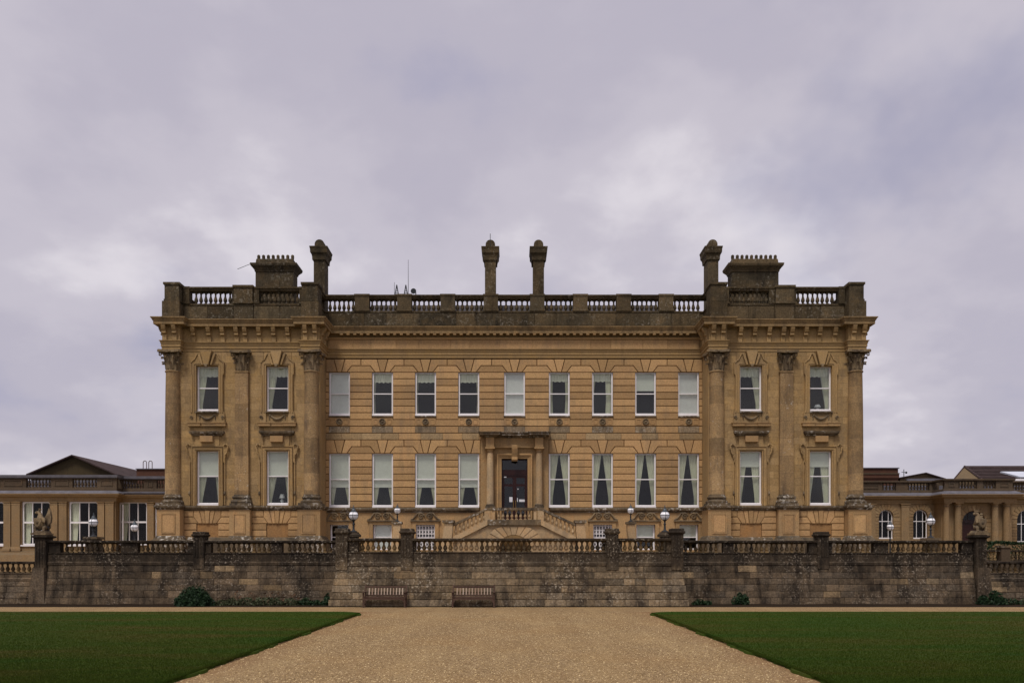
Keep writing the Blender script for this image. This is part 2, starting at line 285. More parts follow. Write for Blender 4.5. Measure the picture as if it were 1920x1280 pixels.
class MB:
    def __init__(s): s.v = []; s.f = []
    def add(s, vs, fs):
        n = len(s.v); s.v += [tuple(p) for p in vs]; s.f += [tuple(i+n for i in f) for f in fs]; return s
    def box(s, x0, x1, y0, y1, z0, z1):
        return s.add([(x0,y0,z0),(x1,y0,z0),(x1,y1,z0),(x0,y1,z0),(x0,y0,z1),(x1,y0,z1),(x1,y1,z1),(x0,y1,z1)],
                     [(0,3,2,1),(4,5,6,7),(0,1,5,4),(1,2,6,5),(2,3,7,6),(3,0,4,7)])
    def prism(s, poly, y0, y1, ch=0.0):
        """polygon in x,z extruded from front y0 to back y1; ch = chamfer of the front edge"""
        n = len(poly)
        if ch:
            cx = sum(p[0] for p in poly)/n; cz = sum(p[1] for p in poly)/n
            A = sum(poly[i][0]*poly[(i+1)%n][1]-poly[(i+1)%n][0]*poly[i][1] for i in range(n))
            if A < 0: poly = poly[::-1]
            ins = []
            for i in range(n):
                p0, p1, p2 = Vector(poly[i-1]), Vector(poly[i]), Vector(poly[(i+1)%n])
                d1 = (p1-p0).normalized(); d2 = (p2-p1).normalized()
                n1 = Vector((-d1.y, d1.x)); n2 = Vector((-d2.y, d2.x))
                k = n1+n2; L = max(0.5, k.length_squared/2)
                q = p1+k*(ch/L); ins.append((q.x, q.y))
            vs = [(x,y0,z) for x,z in ins]+[(x,y0+ch,z) for x,z in poly]+[(x,y1,z) for x,z in poly]
            fs = [tuple(range(n))]
            for i in range(n):
                j = (i+1) % n; fs += [(i,j,j+n,i+n),(i+n,j+n,j+2*n,i+2*n)]
            fs.append(tuple(range(3*n-1, 2*n-1, -1)))
            return s.add(vs, fs)
        vs = [(x,y0,z) for x,z in poly]+[(x,y1,z) for x,z in poly]
        fs = [tuple(range(n)), tuple(range(2*n-1, n-1, -1))]
        for i in range(n):
            j = (i+1) % n; fs.append((i,j,j+n,i+n))
        return s.add(vs, fs)
    def block(s, x0, x1, z0, z1, y0, y1, ch): return s.prism([(x0,z0),(x1,z0),(x1,z1),(x0,z1)], y0, y1, ch)
    def lathe(s, cx, cy, prof, seg=16, a0=0.0):
        n = len(prof); vs = []; fs = []
        for r, z in prof:
            for k in range(seg):
                a = a0+2*PI*k/seg; vs.append((cx+r*math.cos(a), cy+r*math.sin(a), z))
        for i in range(n-1):
            for k in range(seg):
                j = (k+1) % seg; fs.append((i*seg+k, i*seg+j, (i+1)*seg+j, (i+1)*seg+k))
        fs.append(tuple(range(seg-1, -1, -1))); fs.append(tuple(range((n-1)*seg, n*seg)))
        return s.add(vs, fs)
    def lathey(s, cx, cz, prof, seg=16):
        """revolved about an axis along y; prof = (r, y)"""
        t_ = MB(); t_.lathe(0, 0, prof, seg)
        return s.add([(cx+x, z, cz+y) for x, y, z in t_.v], t_.f)
    def tube(s, pts, r, seg=6, closed=False):
        pts = [Vector(p) for p in pts]; n = len(pts); vs = []; fs = []
        rr = r if isinstance(r, (list, tuple)) else [r]*n
        for i, p in enumerate(pts):
            a = pts[i-1] if i or closed else pts[0]; b = pts[(i+1) % n] if (i < n-1 or closed) else pts[-1]
            d = (b-a).normalized(); up = Vector((0,0,1)) if abs(d.z) < 0.95 else Vector((0,1,0))
            e1 = d.cross(up).normalized(); e2 = d.cross(e1)
            for k in range(seg):
                q = 2*PI*k/seg; vs.append(p+rr[i]*(math.cos(q)*e1+math.sin(q)*e2))
        for i in range(n if closed else n-1):
            for k in range(seg):
                j = (k+1) % seg; i2 = (i+1) % n; fs.append((i*seg+k, i*seg+j, i2*seg+j, i2*seg+k))
        if not closed: fs.append(tuple(range(seg))[::-1]); fs.append(tuple(range((n-1)*seg, n*seg)))
        return s.add(vs, fs)
    def sweep(s, path, prof):
        """closed profile (out, z) carried along a plan path with mitred corners; out is to the right of travel"""
        P_ = [Vector(p) for p in path]; n = len(P_); m = len(prof); vs = []; fs = []
        for i, p in enumerate(P_):
            d1 = (P_[i]-P_[i-1]).normalized() if i else (P_[1]-P_[0]).normalized()
            d2 = (P_[i+1]-P_[i]).normalized() if i < n-1 else d1
            n1 = Vector((d1.y, -d1.x)); n2 = Vector((d2.y, -d2.x)); k = n1+n2; k = k*(2/k.length_squared)
            for o_, z in prof: q = p+k*o_; vs.append((q.x, q.y, z))
        for i in range(n-1):
            for j in range(m):
                j2 = (j+1) % m; fs.append((i*m+j, i*m+j2, (i+1)*m+j2, (i+1)*m+j))
        fs.append(tuple(range(m))); fs.append(tuple(range((n-1)*m, n*m))[::-1])
        return s.add(vs, fs)
    def sphere(s, c, r, seg=16, rings=10, sz=1.0):
        return s.lathe(c[0], c[1], [(max(1e-3, r*math.sin(PI*i/rings)), c[2]-sz*r*math.cos(PI*i/rings)) for i in range(rings+1)], seg)
    def mesh(s, name, mat, origin=(0,0,0), smooth=False, bevel=0.0, recalc=True):
        o = Vector(origin); me = bpy.data.meshes.new(name)
        me.from_pydata([(x-o.x, y-o.y, z-o.z) for x, y, z in s.v], [], s.f)
        if recalc or bevel:
            bm = bmesh.new(); bm.from_mesh(me)
            if bevel: bmesh.ops.bevel(bm, geom=[e for e in bm.edges if len(e.link_faces) == 2 and e.calc_face_angle(0) > 0.6], offset=bevel, segments=1, affect='EDGES', profile=0.5)
            bmesh.ops.recalc_face_normals(bm, faces=bm.faces); bm.to_mesh(me); bm.free()
        me.materials.append(M[mat] if isinstance(mat, str) else mat)
        if smooth:
            me.polygons.foreach_set('use_smooth', [True]*len(me.polygons))
            try: me.set_sharp_from_angle(angle=math.radians(40))
            except Exception: pass
        return me
    def build(s, name, mat, parent=None, smooth=False, bevel=0.0, kind=None):
        xs = [p[0] for p in s.v]; ys = [p[1] for p in s.v]; zs = [p[2] for p in s.v]
        o_ = ((min(xs)+max(xs))/2, (min(ys)+max(ys))/2, min(zs))
        o = bpy.data.objects.new(name, s.mesh(name, mat, o_, smooth, bevel)); place(o, o_, parent)
        if kind: o['kind'] = kind
        return o

def wall_open(x0, x1, z0, z1, ops, y0, y1):
    """slab from front y0 to back y1 with rectangular openings (xa, xb, za, zb)"""
    xs = sorted({x0, x1, *[a for o in ops for a in o[:2]]}); zs = sorted({z0, z1, *[a for o in ops for a in o[2:]]})
    nx, nz = len(xs)-1, len(zs)-1
    def solid(i, j):
        if i < 0 or j < 0 or i >= nx or j >= nz: return False
        cx = (xs[i]+xs[i+1])/2; cz = (zs[j]+zs[j+1])/2
        return not any(o[0] < cx < o[1] and o[2] < cz < o[3] for o in ops)
    m = MB()
    for i in range(nx):
        for j in range(nz):
            if not solid(i, j): continue
            a, b, c, d = xs[i], xs[i+1], zs[j], zs[j+1]
            m.add([(a,y0,c),(b,y0,c),(b,y0,d),(a,y0,d)], [(0,1,2,3)]); m.add([(a,y1,c),(b,y1,c),(b,y1,d),(a,y1,d)], [(3,2,1,0)])
            if not solid(i-1, j): m.add([(a,y0,c),(a,y1,c),(a,y1,d),(a,y0,d)], [(3,2,1,0)])
            if not solid(i+1, j): m.add([(b,y0,c),(b,y1,c),(b,y1,d),(b,y0,d)], [(0,1,2,3)])
            if not solid(i, j-1): m.add([(a,y0,c),(b,y0,c),(b,y1,c),(a,y1,c)], [(3,2,1,0)])
            if not solid(i, j+1): m.add([(a,y0,d),(b,y0,d),(b,y1,d),(a,y1,d)], [(0,1,2,3)])
    # weld
    idx = {}; nv = []; mp = []
    for p in m.v:
        k = tuple(round(q, 4) for q in p)
        if k not in idx: idx[k] = len(nv); nv.append(p)
        mp.append(idx[k])
    m.v = nv; m.f = [tuple(mp[i] for i in f) for f in m.f]
    return m

def baluster_mesh(name, mat, h, r=0.10, seg=10):
    m = MB(); q = r*0.92
    m.box(-q, q, -q, q, 0, 0.09*h); m.box(-q, q, -q, q, 0.93*h, h)
    m.lathe(0, 0, [(0.7*r,0.085*h),(0.8*r,0.12*h),(0.45*r,0.16*h),(0.6*r,0.2*h),(1.0*r,0.32*h),(0.97*r,0.42*h),(0.6*r,0.6*h),(0.38*r,0.74*h),(0.55*r,0.8*h),(0.42*r,0.84*h),(0.75*r,0.94*h)], seg)
    return m.mesh(name, mat, smooth=True)

# ------------------------------------------------------------------ the setting
def sheet(name, mat, poly, z, kind='structure'):
    m = MB(); m.add([(x, y, z) for x, y in poly], [tuple(range(len(poly)))])
    o = bpy.data.objects.new(name, m.mesh(name, mat, recalc=False)); place(o, (0,0,0)); o['kind'] = kind; return o
sheet('ground', 'earth', [(-1500,-300),(1500,-300),(1500,2500),(-1500,2500)], -0.17)
PLX, PRX = -5.48, 5.02
sheet('gravel_path', 'gravel', [(-70,-20),(70,-20),(70,33.55),(-70,33.55)], 0.0)
# the terrace the house stands on
m = MB(); m.box(-22.2, 22.1, 38.8, 100, -0.2, 1.95); m.box(-7.4, 7.4, 34.7, 38.8, -0.2, 1.95); tb = m.build('terrace_floor', 'paving'); tb['kind'] = 'structure'
m = MB(); m.box(-200, -22.3, 39.2, 100, -0.2, 1.0); o = m.build('lower_terrace', 'paving'); o['kind'] = 'structure'
m = MB(); m.box(22.2, 200, 39.2, 100, -0.2, 1.0); o = m.build('lower_terrace', 'paving'); o['kind'] = 'structure'
# lawns: raised turf with a cut, rounded edge towards the gravel
def lawn(side, xin, label_):
    YB = 29.9; rr = 1.1; pts = []
    N = 260
    edge = []
    for i in range(N+1):
        y = -18+(YB-rr+18)*i/N
        edge.append((xin+side*(0.05*math.sin(y*1.7)+0.035*math.sin(y*4.3+1)+0.02*math.sin(y*11.0)), y))
    for k in range(1, 7):
        a = PI/2*k/6; edge.append((xin+side*rr*(1-math.cos(a)), YB-rr+rr*math.sin(a)))
    edge += [(side*75, YB), (side*75, -18)]
    m = MB(); n = len(edge)
    c = 0.05
    vs = [(x, y, 0.002) for x, y in edge]+[(x+side*0.02, y, c) for x, y in edge]
    fs = [(i, (i+1) % n, (i+1) % n+n, i+n) for i in range(n)]+[tuple(range(n, 2*n))]
    m.add(vs, fs); o = bpy.data.objects.new('lawn', m.mesh('lawn', 'lawn')); place(o, (0,0,0)); o['kind'] = 'structure'
lawn(-1, PLX, ''); lawn(1, PRX, '')
def grass(side, xin, n):
    # short mown blades, denser towards the viewer and along the cut edge
    y = 10.5+(29.8-10.5)*rng.random(n)**1.35
    lim = np.maximum(0.3, y*0.66-abs(xin))
    d = rng.random(n)*lim
    e = rng.random(n) < 0.18; d[e] = np.abs(rng.normal(0, 0.05, e.sum()))
    ok = ~((y > 28.7) & (d < 1.1-np.sqrt(np.clip(1.21-(y-28.7)**2, 0, None))))
    y = y[ok]; d = d[ok]; n = len(y)
    x = xin+side*(d+0.0)
    h = rng.uniform(0.012, 0.032, n); w = rng.uniform(0.006, 0.014, n); a = rng.uniform(0, PI, n)
    dx = np.cos(a)*w/2; dy = np.sin(a)*w/2; lx = rng.normal(0, 0.012, n); ly = rng.normal(0, 0.012, n)
    V = np.empty((n, 3, 3)); V[:, 0] = np.stack([x-dx, y-dy, np.full(n, 0.045)], 1); V[:, 1] = np.stack([x+dx, y+dy, np.full(n, 0.045)], 1); V[:, 2] = np.stack([x+lx, y+ly, 0.05+h], 1)
    me = bpy.data.meshes.new('grass'); me.vertices.add(3*n); me.vertices.foreach_set('co', V.reshape(-1)); me.loops.add(3*n); me.loops.foreach_set('vertex_index', np.arange(3*n, dtype=np.int32))
    me.polygons.add(n); me.polygons.foreach_set('loop_start', np.arange(0, 3*n, 3, dtype=np.int32)); me.update(); me.materials.append(M['blade'])
    o = bpy.data.objects.new('grass', me); place(o, (0,0,0)); o['kind'] = 'stuff'
    o['label'] = 'short dark green mown grass on the lawn ' + ('left' if side < 0 else 'right') + ' of the gravel path'; o['category'] = 'grass'
grass(-1, PLX, 260000); grass(1, PRX, 260000)
# loose pebbles on the gravel
n = 26000
y = 12+18*rng.random(n)**1.5; x = (rng.random(n)*2-1)*5.3-0.2; s = rng.uniform(0.005, 0.013, n)*rng.uniform(0.8, 1.5, n)
ov = np.array([(1,0,0),(0,1,0),(-1,0,0),(0,-1,0),(0,0,0.7),(0,0,-0.3)]); of = np.array([(0,1,4),(1,2,4),(2,3,4),(3,0,4)])
a = rng.uniform(0, 2*PI, n); ca, sa = np.cos(a), np.sin(a)
V = np.empty((n, 6, 3)); V[:, :, 0] = x[:, None]+s[:, None]*(ca[:, None]*ov[:, 0]*1.3-sa[:, None]*ov[:, 1]); V[:, :, 1] = y[:, None]+s[:, None]*(sa[:, None]*ov[:, 0]*1.3+ca[:, None]*ov[:, 1]); V[:, :, 2] = 0.001+s[:, None]*ov[:, 2]
FF = (of[None]+6*np.arange(n)[:, None, None]).reshape(-1)
me = bpy.data.meshes.new('pebbles'); me.vertices.add(6*n); me.vertices.foreach_set('co', V.reshape(-1)); me.loops.add(len(FF)); me.loops.foreach_set('vertex_index', FF.astype(np.int32)); me.polygons.add(4*n); me.polygons.foreach_set('loop_start', np.arange(0, 12*n, 3, dtype=np.int32)); me.update(); me.materials.append(M['pebble'])
o = bpy.data.objects.new('loose_pebbles', me); place(o, (0,0,0)); tag(o, 'loose pale pebbles scattered over the gravel path', 'gravel', kind='stuff')
# beds of dark earth at the foot of the two side walls
def bed(x0, x1):
    m = MB(); N = 60; vs = []; fs = []
    for i in range(N+1):
        xx = x0+(x1-x0)*i/N
        for yy, zz in ((33.56, -0.008), (33.68, -0.12), (35.2, -0.13), (38.1, -0.11)):
            vs.append((xx, yy+random.uniform(-.03,.03), zz+random.uniform(-.02,.02)*(zz < -0.05)))
    for i in range(N):
        for k in range(3): q = i*4+k; fs.append((q, q+4, q+5, q+1))
    m.add(vs, fs); o = m.build('planting_bed', 'earth', smooth=True); o['kind'] = 'structure'
bed(-60, -7.75); bed(7.6, 60)

# ------------------------------------------------------------------ the house
HX = 0.12; YC = 46.8; YP = 45.4; YE = 44.95; ZT = 1.95
house = empty('country_house', (HX, YC, ZT), 'long honey stone mansion with two columned end pavilions and a dark balustraded roofline', 'mansion')
CW = [-10.22, -7.70, -5.18, -2.65, 0.03, 2.65, 5.18, 7.70, 10.22]
WW = 0.61                                                        # half width of an opening
UZ0, UZ1, LZ0, LZ1 = 10.39, 12.93, 5.03, 8.18
XI = 11.02                                                       # inner face of the pavilions
ops = [(c+HX-WW, c+HX+WW, UZ0, UZ1) for c in CW]+[(c+HX-WW, c+HX+WW, LZ0, LZ1) for c in CW if abs(c) > 1]
ops += [(HX+0.03-0.76, HX+0.03+0.76, 3.95, 7.88)]
ops += [(c+HX-0.55, c+HX+0.55, 2.55, 4.03) for c in CW if abs(c) > 4]
cw = wall_open(HX-XI, HX+XI, ZT, 13.72, ops, YC+0.05, YC+0.45).build('central_wall', 'joint', house)
# smooth stone below the string course, butted on the joint-coloured core
bops = [(c+HX-0.55, c+HX+0.55, 2.55, 4.03) for c in CW if abs(c) > 4]
wall_open(HX-XI, HX+XI, ZT, 4.72, bops+[(HX+0.03-0.76, HX+0.03+0.76, 3.95, 4.72)], YC+0.002, YC+0.049).build('basement_wall', 'plain', house)

def rect_blocks(name, parent, mat, x0, x1, z0, z1, y0, y1, avg, g, ch, jig=0.0):
    """one course of blocks between x0 and x1"""
    L = x1-x0; n = max(1, round(L/avg)); cuts = [x0]+[x0+L*(i+random.uniform(-.22,.22))/n for i in range(1, n)]+[x1]
    for a, b in zip(cuts, cuts[1:]):
        ga = g/2 if a == x0 else 0.004; gb = g/2 if b == x1 else 0.004; xa, xb = a+ga*0.4, b-gb*0.4; za, zb = z0+g/2, z1-g/2
        MB().sweep([(xa, y1), (xb, y1)], [(0,za),(y1-y0-ch,za),(y1-y0,za+ch),(y1-y0,zb-ch),(y1-y0-ch,zb),(0,zb)]).build(name, mat, parent)
G = 0.044; CH = 0.012; YF = YC+0.002; YBK = YC+0.05
def between(openings, lo, hi):
    xs = [lo]+[a for c in openings for a in (c[0], c[1])]+[hi]
    return [(xs[i], xs[i+1]) for i in range(0, len(xs), 2) if xs[i+1]-xs[i] > 0.05]
LO, HI = HX-XI, HX+XI
up_open = [(c+HX-WW, c+HX+WW) for c in CW]
for za, zb in ((12.55,12.93),(12.15,12.55),(11.76,12.15),(11.37,11.76),(10.96,11.37),(10.57,10.96),(10.17,10.57),(9.78,10.17)):
    for a, b in between(up_open, LO, HI): rect_blocks('rusticated_block', cw, 'ashlar', a-(0.0 if a == LO else -0.0), b, za, zb, YF, YBK, 1.35, G, CH)
DO = (HX+0.03-2.0, HX+0.03+2.0)                                  # doorcase bay
lo_open = [(c+HX-WW, c+HX+WW) for c in CW if c < -1]+[DO]+[(c+HX-WW, c+HX+WW) for c in CW if c > 1]
for za, zb in ((7.80,8.18),(7.40,7.80),(6.99,7.40),(6.60,6.99),(6.21,6.60),(5.81,6.21),(5.40,5.81),(5.02,5.40)):
    for a, b in between(lo_open, LO, HI): rect_blocks('rusticated_block', cw, 'ashlar', a, b, za, zb, YF, YBK, 1.35, G, CH)
for a, b in between(up_open, LO, HI): rect_blocks('rusticated_block', cw, 'ashlar', a, b, 9.38, 9.78, YF, YBK, 1.35, G, CH)
for a, b in up_open: rect_blocks('rusticated_block', cw, 'stained', a, b, 9.38, 9.78, YF, YBK, 1.3, G, CH)
x_ = LO; k_ = 0
while x_ < HI-0.05:
    w_ = random.uniform(0.9, 1.4); w_ = HI-x_ if HI-x_-w_ < 0.5 else w_; md = min(abs(x_+w_/2-HX-c) for c in CW)
    rect_blocks('rusticated_block', cw, 'half_stained' if md < 0.8 else 'ashlar', x_, x_+w_, 8.985, 9.38, YF, YBK, 3, G*0.9, CH); x_ += w_
def voussoirs(cs, z0, z1, skip=None):
    """flat arches: keystone, and cranked stones either side of it running into the course above"""
    zm = (z0+z1)/2
    def half(cx, s, xe):                                          # cranked stone from a keystone to the middle between two windows
        P_ = [(cx+s*0.12, z0), (cx+s*0.32, z1), (xe, z1), (xe, zm), (cx+s*0.72, zm), (cx+s*0.43, z0)]
        if (xe-cx)*s < 0.8: P_ = [(cx+s*0.12, z0), (cx+s*0.32, z1), (xe, z1), (xe, z0)]
        q = shrink(P_, G/2); MB().prism(q, YF, YBK, CH).build('voussoir', 'ashlar', cw)
    for i, c in enumerate(cs):
        cx = c+HX
        MB().prism(shrink([(cx-0.12, z0), (cx+0.12, z0), (cx+0.32, z1), (cx-0.32, z1)], G/2), YF-0.012, YBK, CH).build('keystone', 'ashlar', cw)
        for s in (-1, 1):
            j = i+s
            if 0 <= j < len(cs) and abs(cs[j]-c) < 3: xe = (c+cs[j])/2+HX
            elif abs(c) > 9: xe = LO if s < 0 else HI
            else: xe = DO[0] if s > 0 else DO[1]
            half(cx, s, xe)
            if abs(xe-cx) < 0.8: continue
            # the stone filling between the slanted flank and the window-head line
            a, b = cx+s*0.43, cx+s*0.72
            if s > 0 or not (0 <= j < len(cs) and abs(cs[j]-c) < 3):
                if 0 <= j < len(cs) and abs(cs[j]-c) < 3:
                    o2 = cs[j]+HX; P_ = [(a, z0), (o2-0.43, z0), (o2-0.72, zm), (b, zm)]
                else: P_ = [(a, z0), (xe, z0), (xe, zm), (b, zm)]
                MB().prism(shrink(P_, G/2), YF, YBK, CH).build('voussoir', 'ashlar', cw)
def shrink(poly, d):
    n = len(poly); A = sum(poly[i][0]*poly[(i+1)%n][1]-poly[(i+1)%n][0]*poly[i][1] for i in range(n))
    if A < 0: poly = poly[::-1]
    out_ = []
    for i in range(n):
        p0, p1, p2 = Vector(poly[i-1]), Vector(poly[i]), Vector(poly[(i+1)%n])
        d1 = (p1-p0).normalized(); d2 = (p2-p1).normalized(); k = Vector((-d1.y, d1.x))+Vector((-d2.y, d2.x)); L = max(0.5, k.length_squared/2)
        q = p1+k*(d/L); out_.append((q.x, q.y))
    return out_
voussoirs(CW, 12.93, 13.70)
voussoirs([c for c in CW if abs(c) > 1], 8.18, 8.985)

# entablature, cornice, parapet: swept round the plan of the house
XO = 19.78                                                        # outer edge of the entablature over the corner columns
half_plan = [(-XO, 66), (-XO, YE), (-18.78, YE), (-18.78, YP), (-11.96, YP), (-11.96, YE), (-10.95, YE), (-10.95, YC)]
plan = [(x+HX, y) for x, y in half_plan]+[(-x+HX, y) for x, y in half_plan[::-1]]
BK = -0.5
MB().sweep(plan, [(BK,13.76),(0.02,13.76),(0.02,13.93),(0.05,13.935),(0.05,14.11),(0.08,14.115),(0.08,14.20),(0.13,14.24),(0.13,14.28),(BK,14.28)]).build('architrave', 'pav', house)
# frieze: pavilions are plain behind their brackets, the centre is of single big stones
MB().sweep(plan, [(BK,14.283),(0.0,14.283),(0.0,15.03),(BK,15.03)]).build('frieze', 'pav', house)
x = LO+0.15
while x < HI-0.2:
    w = random.uniform(1.0, 1.9); x2 = min(x+w, HI-0.15)
    MB().block(x+0.006, x2-0.006, 14.29, 14.81, YC-0.03, YC+0.02, 0.006).build('frieze_stone', 'ashlar', house); x = x2
MB().sweep(plan, [(BK,15.033),(0.05,15.033),(0.06,15.12),(0.35,15.12),(0.35,15.29),(0.38,15.30),(0.40,15.36),(0.45,15.44),(0.47,15.45),(0.47,15.50),(BK,15.50)]).build('cornice', 'cornice', house)
cpath = [(LO+0.07, YC), (HI-0.07, YC)]
MB().sweep(cpath, [(0.005,14.83),(0.07,14.83),(0.11,14.90),(0.11,14.93),(0.005,14.95)]).build('bed_moulding', 'plain', house)
m = MB(); xx = LO+0.9
while xx < HI-0.8: m.box(xx, xx+0.17, YC-0.33, YC-0.12, 15.035, 15.118); xx += 0.387
m.build('dentil_row', 'plain', house, kind='stuff')
# brackets of the pavilions
bm_ = MB(); bm_.prism([(-0.12,0.0),(0.12,0.0),(0.12,0.34),(-0.12,0.34)], -0.08, 0.0, 0.02)
bm_.add(*(lambda t_: (t_.v, t_.f))(MB().sweep([(-0.11,0),(0.11,0)], [(0.0,0.34),(0.14,0.34),(0.20,0.40),(0.16,0.50),(0.24,0.58),(0.31,0.74),(0.31,0.832),(0.0,0.832)])))
bme = bm_.mesh('bracket', 'pav')
for sx in (-1, 1):
    for px in (363.8, 392.7, 418.5, 444.5, 460.5, 486.8, 514.2, 540.6):
        xx = (px-960)*YP/1500-0.12; inst('bracket', bme, (HX+sx*abs(xx), YP, 14.285), house)
    for xx, yy in ((-19.62, YE), (-19.05, YE), (-11.72, YE), (-11.17, YE)):
        inst('bracket', bme, (HX-sx*xx, yy, 14.285), house)
    for yy in (45.3, 46.1): inst('bracket', bme, (HX+sx*10.95, yy, 14.285), house, rz=-sx*PI/2)
    for yy in (45.3, 46.3, 47.6, 48.9, 50.2): inst('bracket', bme, (HX+sx*XO, yy, 14.285), house, rz=sx*PI/2)

# parapet with balustrade
inner = [(-XO+0.18, 66), (-XO+0.18, YE+0.12), (-18.85, YE+0.12), (-18.85, YP+0.1), (-11.9, YP+0.1), (-11.9, YE+0.12), (-11.1, YE+0.12), (-11.1, YC+0.05)]
ppl = [(x+HX, y) for x, y in inner]+[(-x+HX, y) for x, y in inner[::-1]]
par = MB().sweep(ppl, [(-0.55,15.503),(0.04,15.503),(0.04,15.62),(0.0,15.65),(0.0,16.40),(0.05,16.42),(0.05,16.50),(-0.42,16.50),(-0.42,15.62),(-0.55,15.60)]).build('parapet', 'parapet', house)
rail = MB().sweep(ppl, [(-0.38,17.22),(-0.02,17.22),(0.02,17.27),(0.03,17.36),(0.08,17.38),(0.08,17.46),(-0.44,17.46),(-0.44,17.38),(-0.38,17.36)]).build('balustrade_rail', 'parapet', house)
bal_up = baluster_mesh('baluster', 'parapet', 0.72, 0.11)
def ped(xa, xb, ya, yb, z0=16.5, z1=17.55, cap=0.06, par_=None, mat='parapet', name='pedestal'):
    m = MB(); m.box(xa, xb, ya, yb, z0, z1-0.12)
    m.box(xa-0.035, xb+0.035, ya-0.035, yb+0.035, z0+0.002, z0+0.12)
    m.prism([(xa-cap,z1-0.12),(xb+cap,z1-0.12),(xb+cap,z1),(xa-cap,z1)], ya-cap, yb+cap)
    return m.build(name, mat, par_ or house)
peds = []
for c in (-8.9, -6.42, -3.88, -1.36, 1.36, 3.88, 6.42, 8.9):
    ped(HX+c-0.42, HX+c+0.42, YC-0.02, YC+0.47, z1=17.50, cap=0.03); peds.append(c)
edges = [-10.95]+[e for c in peds for e in (c-0.42, c+0.42)]+[10.95]
for i in range(0, len(edges), 2):
    a, b = edges[i], edges[i+1]; n = 6 if b-a > 1.5 else 5
    if b-a > 1.9: n = 7
    for k in range(n): inst('baluster', bal_up, (HX+a+(b-a)*(k+0.5)/n, YC+0.26, 16.5), rail)
for sx in (-1, 1):
    def pp(xa, xb, ya, yb, **k): xa, xb = sorted((HX+sx*xa, HX+sx*xb)); return ped(xa, xb, ya, yb, **k)
    pp(18.85, 19.66, YE+0.03, YE+0.95, z1=17.56); pp(18.45, 18.80, YP+0.03, YP+0.5, z1=17.48, cap=0.02)
    pp(14.85, 15.90, YP-0.03, YP+0.56, z1=17.53); pp(16.05, 15.94, YP+0.08, YP+0.46, z1=17.47, cap=0.01)
    pp(11.05, 11.93, YE+0.03, YE+1.0, z1=17.56); pp(12.2, 11.98, YP+0.03, YP+0.5, z1=17.47, cap=0.02); pp(14.5, 14.8, YP+0.05, YP+0.5, z1=17.47, cap=0.02)
    for k in range(8): inst('baluster', bal_up, (HX+sx*(16.22+0.277*k), YP+0.31, 16.5), rail)
    for k in range(9): inst('baluster', bal_up, (HX+sx*(12.36+0.255*k), YP+0.31, 16.5), rail)
    for k in range(24): inst('baluster', bal_up, (HX+sx*(XO-0.36), 46.3+0.3*k, 16.5), rail)
    # wider plinth blocks under the corner pedestals
    pp(18.80, 19.78, YE-0.03, YE+1.05, z0=15.51, z1=16.5, cap=0.0, name='plinth_block'); pp(11.0, 11.98, YE-0.0, YE+0.9, z0=15.51, z1=16.49, cap=0.0, name='plinth_block')
    pp(14.83, 15.92, YP+0.03, YP+0.7, z0=15.51, z1=16.49, cap=0.0, name='plinth_block')
# stones of the solid parapet
for sx in (-1, 1):
    pass
xx = LO+0.15
while xx < HI-0.2:
    w = random.uniform(1.1, 2.2); x2 = min(xx+w, HI-0.12)
    MB().block(xx+0.012, x2-0.012, 15.66, 16.39, YC+0.012, YC+0.06, 0.012).build('parapet_stone', 'parapet', house); xx = x2

for sx in (-1, 1):
    for s0, s1 in ((15.96, 17.4), (17.43, 18.76), (12.02, 13.3), (13.33, 14.80)):
        a, b = sorted((HX+sx*s0, HX+sx*s1)); MB().block(a, b, 15.67, 16.39, YP+0.075, YP+0.12, 0.012).build('parapet_stone', 'parapet', house)
# roofs, sides and floors
m = MB(); m.prism([(HX-10.8,15.55),(HX+10.8,15.55),(HX+8.5,17.35),(HX-8.5,17.35)], YC+1.6, 64); m.build('slate_roof', 'slate', house)
for sx in (-1, 1):
    a, b = sorted((HX+sx*11.2, HX+sx*19.2)); c = (a+b)/2
    m = MB(); m.prism([(a,15.5),(b,15.5),(b-2.6,16.75),(a+2.6,16.75)], YP+3.5, 65); m.build('slate_roof', 'slate', house)
m = MB(); m.box(HX-19.3, HX+19.3, 46.9, 66, 15.40, 15.49); m.build('roof_deck', 'lead', house)
SIDE = 19.2
for sx in (-1, 1):
    a, b = sorted((HX+sx*(SIDE-0.4), HX+sx*SIDE)); sw_ = wall_open(a, b, ZT, 13.75, [], YP+0.42, 66).build('side_wall', 'pav', house)
m = MB(); m.box(HX-SIDE, HX+SIDE, 66.003, 66.4, ZT, 15.4); m.build('rear_wall', 'pav', house)
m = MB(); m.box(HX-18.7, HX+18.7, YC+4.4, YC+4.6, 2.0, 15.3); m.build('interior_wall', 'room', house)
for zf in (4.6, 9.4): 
    m = MB(); m.box(HX-18.7, HX+18.7, YC+0.5, YC+4.35, zf, zf+0.25); m.build('interior_floor', 'room', house)

